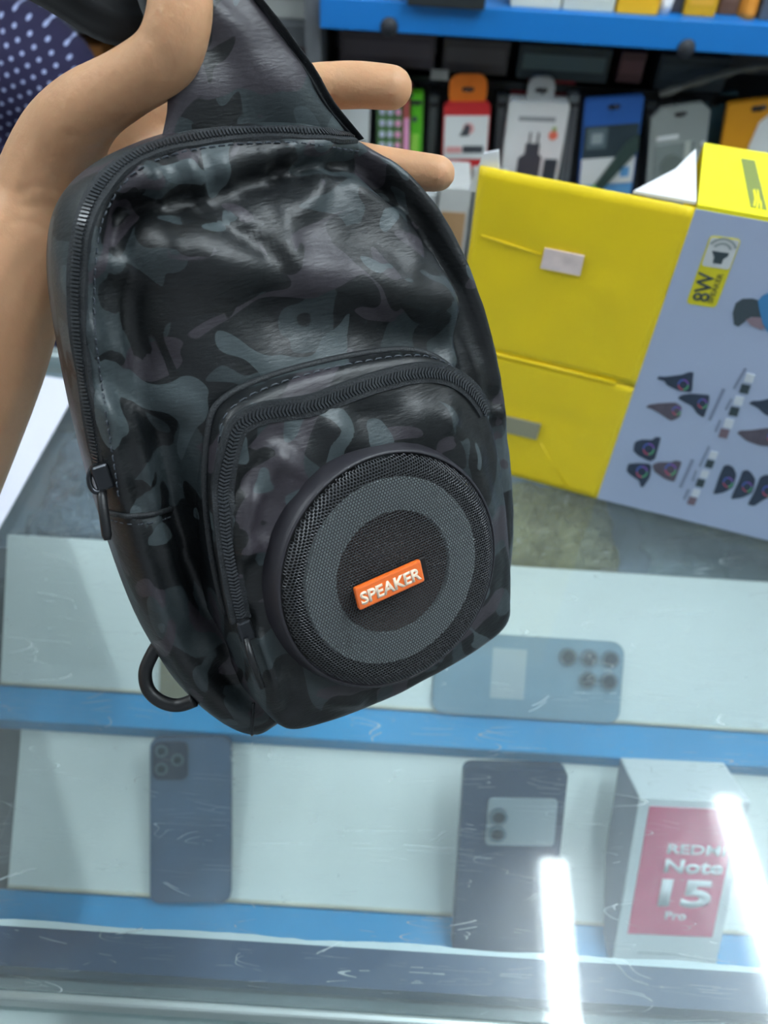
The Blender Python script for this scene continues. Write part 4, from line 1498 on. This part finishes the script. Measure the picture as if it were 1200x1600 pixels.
# orange pouch
c0, c1 = on_y(1156, 34, Y0 + 0.015), on_y(1186, 34, Y0 + 0.015)
pch = thing('orange_pouch', 'slumped orange pouch on blue shelf beside the brown box', 'pouch', Matrix.Translation(((c0.x + c1.x) / 2, Y0 + 0.016, ztp)))
wd = (c1.x - c0.x) / 2
vs, fs = [], []
for j in range(9):
    v_ = j / 8
    for k in range(16):
        a = 2 * math.pi * k / 16
        vs.append(V((wd * math.cos(a) * (1.0 + 0.15 * math.sin(3 * a)) * (1 - 0.3 * v_), 0.018 + 0.016 * math.sin(a) * (1 - 0.8 * v_), 0.075 * v_ + 0.004 * v_ * math.sin(2 * a))))
for j in range(8):
    for k in range(16):
        l = (k + 1) % 16
        fs.append((j * 16 + k, j * 16 + l, (j + 1) * 16 + l, (j + 1) * 16 + k))
fs += [tuple(range(16))[::-1], tuple(range(128, 144))]
fix_normals(MB().add(vs, fs).build('pouch_body', mat('orange_pouch', srgb(226, 146, 50), 0.5), pch, smooth=True))
MB().box(-wd * 0.75, wd * 0.75, 0.015, 0.021, 0.075, 0.083).build('seal_strip', mat('orange_seal', srgb(200, 120, 40), 0.5), pch)


# --- retail packs hanging on hooks below the blue shelf
def pack(name, label, cat, corners, colour, parts, thick=0.012, Y=Y0 + 0.06, tab=None, group='packs hanging below the blue shelf', lean_=0.0, chamfer=0.0, hook=True):
    """corners: photo (x,y) of top left, top right, bottom right, bottom left; parts in unit card coordinates"""
    P = [on_y(x, y, Y) for x, y in corners]
    bl_, br_, tl_, tr_ = P[3], P[2], P[0], P[1]
    wd = ((tr_ - tl_).length + (br_ - bl_).length) / 2
    mid_t, mid_b = (tl_ + tr_) / 2, (bl_ + br_) / 2
    ht = (mid_t - mid_b).length
    ez = (mid_t - mid_b).normalized()
    ex = V((ez.z, 0, -ez.x))
    t = thing(name, label, cat, frame(mid_b, ex, ez), group)
    X = lambda u: (u - 0.5) * wd
    Z = lambda q: q * ht
    if chamfer:
        c = chamfer * wd
        poly = [(X(0), 0), (X(1), 0), (X(1), ht - c), (X(1) - c, ht), (X(0) + c, ht), (X(0), ht - c)]
    else:
        poly = rrect(X(0), X(1), 0, ht, min(0.004, wd * 0.1), 3)
    MB().prism(poly, 0, thick).build('card', colour, t)
    if tab:
        tw, th_, tcol = tab
        MB().prism(rrect(-tw * wd / 2, tw * wd / 2, ht - 0.006, ht + th_ * ht, min(tw * wd, th_ * ht) * 0.4, 4), thick * 0.3, thick * 0.6).build('hang_tab', tcol, t)
    zh = ht + (tab[1] * ht * 0.45 if tab else -0.012)
    MB().prism(rrect(-0.009, 0.009, zh - 0.003, zh + 0.003, 0.0028, 3), (thick * 0.3 if tab else 0) - 0.0006, (thick * 0.3 if tab else 0)).build('hang_hole', mat('hole_dark', srgb(46, 44, 46), 0.7), t)
    for i, (nm, shape, m, lift) in enumerate(parts):
        if shape[0] == 'r':
            _, u0, u1, q0, q1 = shape
            pl = rrect(X(u0), X(u1), Z(q0), Z(q1), min(0.0015, abs(u1 - u0) * wd * 0.3), 2)
        elif shape[0] == 'c':
            _, u, q, r = shape
            pl = circle(X(u), Z(q), r * wd, 18)
        else:
            pl = [(X(u), Z(q)) for u, q in shape[1]]
        MB().prism(pl, -0.0005 - lift, -0.0 if lift < 0.001 else 0.0).build(nm, m, t)
    if hook:
        hp = t.matrix_world @ V((0, 0, zh))
        hk = thing('display_hook', 'metal display hook holding ' + label, 'hook', Matrix.Translation((hp.x, 1.40, hp.z + 0.002)), 'display hooks')
        MB().tube([(0, 0, 0.0), (0, hp.y - 1.40 - 0.012, 0.0), (0, hp.y - 1.40 - 0.018, 0.006)], 0.0016, 8).build('rod', METALD, hk)
        MB().box(-0.008, 0.008, -0.004, 0, -0.010, 0.010).build('hook_plate', METALD, hk)
    return t


W_ = mat('pack_white', srgb(222, 226, 226), 0.5)
RED = mat('pack_red', srgb(196, 40, 44), 0.5)
ORG = mat('pack_orange', srgb(226, 118, 30), 0.5)
INKD = mat('pack_ink', srgb(66, 70, 78), 0.5)
GRN = mat('pack_green', srgb(84, 176, 28), 0.5)
PBL = mat('pack_blue', srgb(44, 98, 176), 0.5)
PLB = mat('pack_light_blue', srgb(96, 158, 210), 0.5)
PDK = mat('pack_dark', srgb(52, 66, 74), 0.4)
SIL = mat('pack_silver', srgb(158, 166, 164), 0.35, 0.2)
BRN = mat('pack_brown', srgb(150, 108, 70), 0.6)
PNK = mat('pack_pink', srgb(230, 160, 196), 0.4)
LIL = mat('pack_lilac', srgb(196, 200, 222), 0.4)

pack('retail_pack', 'plain white pack between the two fingers behind the bag', 'pack', [(522, 130), (578, 134), (574, 320), (520, 316)], W_, [('printed_stripe', ('r', .1, .9, .5, .56), INKD, 0.0), ('label_panel', ('r', .12, .88, .1, .4), LIL, 0.0)])
dotp = [('jewel', ('c', .2 + .3 * (i % 3), .12 + .105 * (i // 3), .11), (PNK if i % 3 == 2 else LIL), 0.003) for i in range(24)]
pack('bead_card', 'narrow card of pink and lilac beads right of the fingers', 'pack', [(590, 110), (632, 113), (628, 280), (588, 276)], mat('bead_backing', srgb(90, 130, 80), 0.5), dotp, 0.006)
pack('retail_pack', 'slim brick-red pack edge between bead card and green pack', 'pack', [(629, 135), (643, 136), (641, 290), (627, 289)], mat('pack_brick', srgb(178, 92, 84), 0.5), [('printed_stripe', ('r', .2, .8, .3, .7), PNK, 0.0)], 0.02)
pack('retail_pack', 'slim lime green pack below the blue shelf', 'pack', [(640, 146), (662, 148), (657, 295), (638, 294)], GRN, [('label_panel', ('r', .15, .7, .25, .6), mat('pack_lime', srgb(140, 200, 70), 0.5), 0.0), ('printed_mark', ('c', .4, .75, .2), INKD, 0.0)], 0.02)
pack('cable_pack', 'red pack with white label and orange hanging tab', 'pack', [(694, 158), (767, 162), (757, 300), (689, 296)], RED, [
    ('label_panel', ('r', .03, .98, .38, .86), W_, 0.0), ('logo_ring', ('c', .55, .72, .12), mat('pack_rose', srgb(220, 160, 160), .5), 0.0006), ('logo_mark', ('p', [(.36, .64), (.56, .64), (.60, .74), (.50, .78)]), INKD, 0.0009),
    ('printed_word', ('r', .08, .42, .45, .52), mat('pack_rose', srgb(220, 160, 160), .5), 0.0006), ('printed_word', ('r', .44, .90, .45, .53), INKD, 0.0006),
    ('product_shape', ('p', [(.40, .0), (.42, .14), (.55, .26), (.80, .28), (.98, .30), (.98, .0)]), BRN, 0.004)], 0.012, tab=(.80, .28, ORG), chamfer=0.1)
pack('charger_box', 'white charger box with black plug pictures on its front', 'pack', [(799, 156), (889, 166), (863, 330), (775, 322)], W_, [
    ('printed_word', ('r', .18, .80, .84, .88), mat('pack_fade', srgb(150, 156, 160), .5), 0.0),
    ('plug_picture', ('p', [(.26, .26), (.66, .26), (.66, .52), (.60, .54), (.60, .64), (.36, .64), (.36, .54), (.26, .50)]), INKD, 0.0006), ('plug_pin', ('r', .40, .43, .64, .74), INKD, 0.0006), ('plug_pin', ('r', .54, .57, .64, .74), INKD, 0.0006),
    ('adapter_picture', ('r', .72, .95, .24, .50), PDK, 0.0006), ('fruit_mark', ('c', .80, .72, .075), mat('pack_coral', srgb(232, 120, 96), .5), 0.0006), ('fruit_leaf', ('r', .77, .84, .76, .795), mat('pack_leaf', srgb(150, 170, 90), .5), 0.0009)], 0.03, tab=(.44, .20, mat('pack_tab', srgb(176, 180, 182), .4)))
pack('retail_pack', 'dark red pack peeking out behind the white charger box', 'pack', [(800, 122), (898, 130), (890, 200), (795, 192)], mat('pack_crimson', srgb(150, 32, 52), .5), [('printed_stripe', ('r', .05, .95, .4, .5), INKD, 0.0)], 0.01, Y=Y0 + 0.105)
pack('retail_pack', 'slim grey pack edge beside the white charger box', 'pack', [(892, 150), (904, 151), (884, 330), (868, 328)], mat('pack_grey', srgb(118, 126, 130), .45), [('printed_stripe', ('r', .2, .8, .2, .9), GREYP, 0.0)], 0.05, Y=Y0 + 0.075)
pack('stylus_pack', 'blue and white pack holding a dark slanted pen', 'pack', [(918, 152), (1004, 155), (986, 318), (900, 312)], PBL, [
    ('dark_panel', ('r', .02, .98, .42, .76), PDK, 0.0), ('icon_frame', ('r', .08, .44, .54, .74), mat('pack_slate', srgb(92, 110, 116), .5), 0.0006), ('icon_mark', ('r', .16, .36, .59, .69), mat('pack_pale', srgb(150, 164, 168), .5), 0.0009),
    ('white_panel', ('r', .02, .98, .18, .45), W_, 0.0006), ('light_panel', ('r', .02, .98, .0, .19), PLB, 0.0006),
    ('pen', ('p', [(.22, .14), (.36, .10), (1.0, .52), (.98, .66), (.80, .60)]), mat('pen_dark', srgb(58, 76, 72), .35), 0.007), ('pen_tip', ('p', [(.22, .14), (.36, .10), (.42, .145), (.28, .19)]), mat('pen_green', srgb(96, 190, 96), .35), 0.0075),
    ('printed_mark', ('r', .74, .90, .25, .35), PLB, 0.0009)], 0.012)
pack('silver_pouch', 'silver-grey zip pouch hanging right of the blue pack', 'pack', [(1024, 160), (1106, 170), (1092, 330), (1006, 322)], SIL, [
    ('clear_window', ('r', .10, .80, .12, .66), mat('pouch_window', srgb(132, 142, 140), .25), 0.001), ('printed_word', ('r', .12, .50, .70, .74), W_, 0.0004), ('dark_item', ('c', .42, .46, .19), mat('pouch_item', srgb(108, 118, 114), .4), 0.003),
    ('pale_cable', ('r', .62, .72, .30, .66), mat('pouch_cable', srgb(178, 184, 176), .4), 0.003), ('pale_plug', ('r', .22, .62, .20, .32), mat('pouch_plug', srgb(196, 204, 190), .4), 0.003), ('green_dot', ('r', .50, .60, .22, .34), mat('pouch_green', srgb(150, 190, 50), .4), 0.004), ('rivet', ('c', .94, .62, .04), W_, 0.002)], 0.008, chamfer=0.16)
pack('retail_pack', 'teal green pack partly behind the orange pack', 'pack', [(1085, 146), (1150, 152), (1135, 310), (1070, 304)], mat('pack_teal', srgb(60, 92, 104), .45), [('printed_stripe', ('r', .1, .9, .1, .4), mat('pack_olive', srgb(120, 132, 60), .5), 0.0)], 0.01, Y=Y0 + 0.10)
pack('retail_pack', 'orange pack with white rounded window at the right edge', 'pack', [(1148, 154), (1225, 160), (1208, 310), (1110, 300)], mat('pack_amber', srgb(214, 146, 26), .5), [
    ('white_window', ('p', [(.45, .52), (.55, .44), (.75, .42), (.92, .48), (.98, .60), (.92, .78), (.72, .86), (.56, .78)]), W_, 0.002), ('green_print', ('r', .08, .95, .12, .34), mat('pack_olive', srgb(120, 132, 60), .5), 0.0), ('printed_mark', ('r', .40, .64, .90, .95), INKD, 0.0)], 0.012)
# slim dark packs hanging edge-on in the gaps
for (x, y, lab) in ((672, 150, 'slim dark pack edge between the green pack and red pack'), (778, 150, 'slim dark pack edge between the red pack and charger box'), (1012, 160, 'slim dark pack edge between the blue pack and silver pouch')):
    pack('retail_pack', lab, 'pack', [(x, y), (x + 13, y + 1), (x + 4, y + 165), (x - 9, y + 164)], mat('pack_charcoal', srgb(78, 84, 88), .4), [('printed_stripe', ('r', .3, .7, .1, .9), GREYP, 0.0)], 0.05, Y=Y0 + 0.085, hook=True)
# grey wall-mounted price holder beside the red pack tab
c = on_y(687, 116, Y0 + 0.06)
ph_ = thing('price_tag', 'small grey price holder above the green pack', 'price tag', frame(c, V((1, 0, 0)), V((0, 0, 1))))
MB().rbox(-0.013, 0.013, 0, 0.003, -0.008, 0.006, 0.0008).build('holder', mat('tag_grey', srgb(140, 142, 140), .5), ph_)
MB().box(-0.002, 0.002, 0.003, 0.14, -0.002, 0.002).build('arm', METALD, ph_)


# --- dim boxes lying on a rail under the blue shelf
def dim_box(label, x0, x1, y0, y1, col, Y=Y0 + 0.10, stripe=None):
    a, b = on_y(x0, y1, Y), on_y(x1, y0, Y)
    t = thing('flat_box', label, 'box', Matrix.Translation(((a.x + b.x) / 2, Y, a.z)), 'flat boxes under the blue shelf')
    wd = (b.x - a.x) / 2
    MB().rbox(-wd, wd, 0, 0.09, 0, b.z - a.z, 0.001).build('carton', mat('dim' + str(x0), col, 0.4, var=0.15, vscale=30), t)
    MB().box(-wd * 0.9, wd * 0.9, -0.0006, 0, (b.z - a.z) * 0.3, (b.z - a.z) * 0.75).build('printed_panel', mat('dims' + str(x0), stripe or [c * 1.5 for c in col], 0.4), t)
    return a.z


zr = min(dim_box('charcoal flat box under blue shelf with a dull blue-grey panel', 806, 958, 78, 122, srgb(60, 72, 78), stripe=srgb(96, 116, 122)),
         dim_box('dull maroon flat box under blue shelf, right of the charcoal box', 962, 1012, 84, 128, srgb(96, 66, 70)),
         dim_box('dark navy flat box under blue shelf, above the silver pouch', 1020, 1145, 92, 140, srgb(44, 56, 66)),
         dim_box('dusky grey flat box under blue shelf, above the red pack', 690, 798, 66, 112, srgb(84, 80, 82)),
         dim_box('dark mauve flat box under blue shelf, just above the index finger', 530, 682, 56, 100, srgb(84, 76, 82)))
ubox('rail', METALD, sx0 + 0.002, UX1, Y0 + 0.098, 1.40, zr - 0.012, zr - 0.001)
# slanting clear cable bag hung under the shelf at right
a, b = on_y(1030, 148, Y0 + 0.07), on_y(1215, 104, Y0 + 0.07)
tag(MB().tube(catmull([a, a.lerp(b, .35) + V((0, 0, .006)), a.lerp(b, .7) + V((0, .01, .004)), b, b + V((.05, 0, -.01))], 8), [0.004 + 0.003 * math.sin(k * 0.6) ** 2 for k in range(33)], 8, flat=0.6).build('wrapped_cable', mat('cable_wrap', srgb(110, 112, 108), 0.25), None, True), 'grey wrapped cable slanting above the orange pack', 'cable')


# --- goods low behind the yellow flap and in the dark rack
def rack_box(label, x0, x1, ytop, ybot, Y, col, stripe=None, group='boxes in the dark rack', depth=0.1):
    a, b = on_y(x0, ybot, Y), on_y(x1, ytop, Y)
    t = thing('product_box', label, 'box', Matrix.Translation(((a.x + b.x) / 2, Y, a.z)), group)
    wd = abs(b.x - a.x) / 2
    MB().rbox(-wd, wd, 0, depth, 0, b.z - a.z, 0.0015).build('carton', mat('rack' + str(x0) + str(ytop), col, 0.5, var=0.1), t)
    MB().box(-wd * 0.8, wd * 0.8, -0.0006, 0, (b.z - a.z) * 0.25, (b.z - a.z) * 0.55).build('printed_panel', mat('racks' + str(x0) + str(ytop), stripe or [c * 0.7 for c in col], 0.5), t)
    return t


zl = lambda px, Y, z: None


def low_box(label, x0, x1, ytop, Y, z, col, stripe=None, group='boxes on the lower shelf'):
    a, b = on_y(x0, ytop, Y), on_y(x1, ytop, Y)
    t = thing('product_box', label, 'box', Matrix.Translation(((a.x + b.x) / 2, Y, z)), group)
    wd, hh = abs(b.x - a.x) / 2, max(0.03, a.z - z)
    MB().rbox(-wd, wd, 0, 0.09, 0, hh, 0.0015).build('carton', mat('low' + str(x0) + str(ytop), col, 0.5, var=0.08), t)
    MB().box(-wd * 0.8, wd * 0.8, -0.0006, 0, hh * 0.45, hh * 0.8).build('printed_panel', mat('lows' + str(x0) + str(ytop), stripe or [c * 0.75 for c in col], 0.5), t)


low_box('white box behind the top left corner of yellow flap', 688, 738, 292, 1.14, 0.76, srgb(206, 208, 206), srgb(186, 150, 110))
low_box('pale grey box just right of the lower fingertip', 742, 800, 300, 1.16, 0.76, srgb(180, 184, 184))
low_box('white tall box on the lower shelf behind the bag', 610, 684, 300, 1.15, 0.76, srgb(196, 200, 202))
low_box('red box on the lower shelf hidden behind yellow flap', 810, 900, 330, 1.15, 0.76, srgb(170, 60, 56))
low_box('orange-brown box in the dark rack left of the thumb', 76, 156, 66, 1.26, 0.88, srgb(170, 112, 58), srgb(190, 130, 70), 'boxes in the dark rack')
low_box('dull grey-green box in the dark rack beside the dotted shirt', 30, 74, 84, 1.24, 0.88, srgb(92, 102, 98), None, 'boxes in the dark rack')
low_box('dark brown box in the dark rack behind the thumb', 160, 290, 90, 1.27, 0.88, srgb(64, 54, 46), None, 'boxes in the dark rack')
low_box('charcoal box in the dark rack behind the strap', 300, 440, 50, 1.26, 0.88, srgb(56, 60, 62), None, 'boxes in the dark rack')
low_box('dusky red-brown box in the dark rack right of the strap', 446, 486, 60, 1.25, 0.88, srgb(92, 78, 76), None, 'boxes in the dark rack')
low_box('pale grey box on top of the dark rack', 405, 484, -40, 1.27, 1.11, srgb(168, 172, 168), None, 'boxes on the dark rack')
low_box('dark maroon box on top of the dark rack, leftmost', 20, 70, -40, 1.27, 1.11, srgb(66, 44, 44), None, 'boxes on the dark rack')
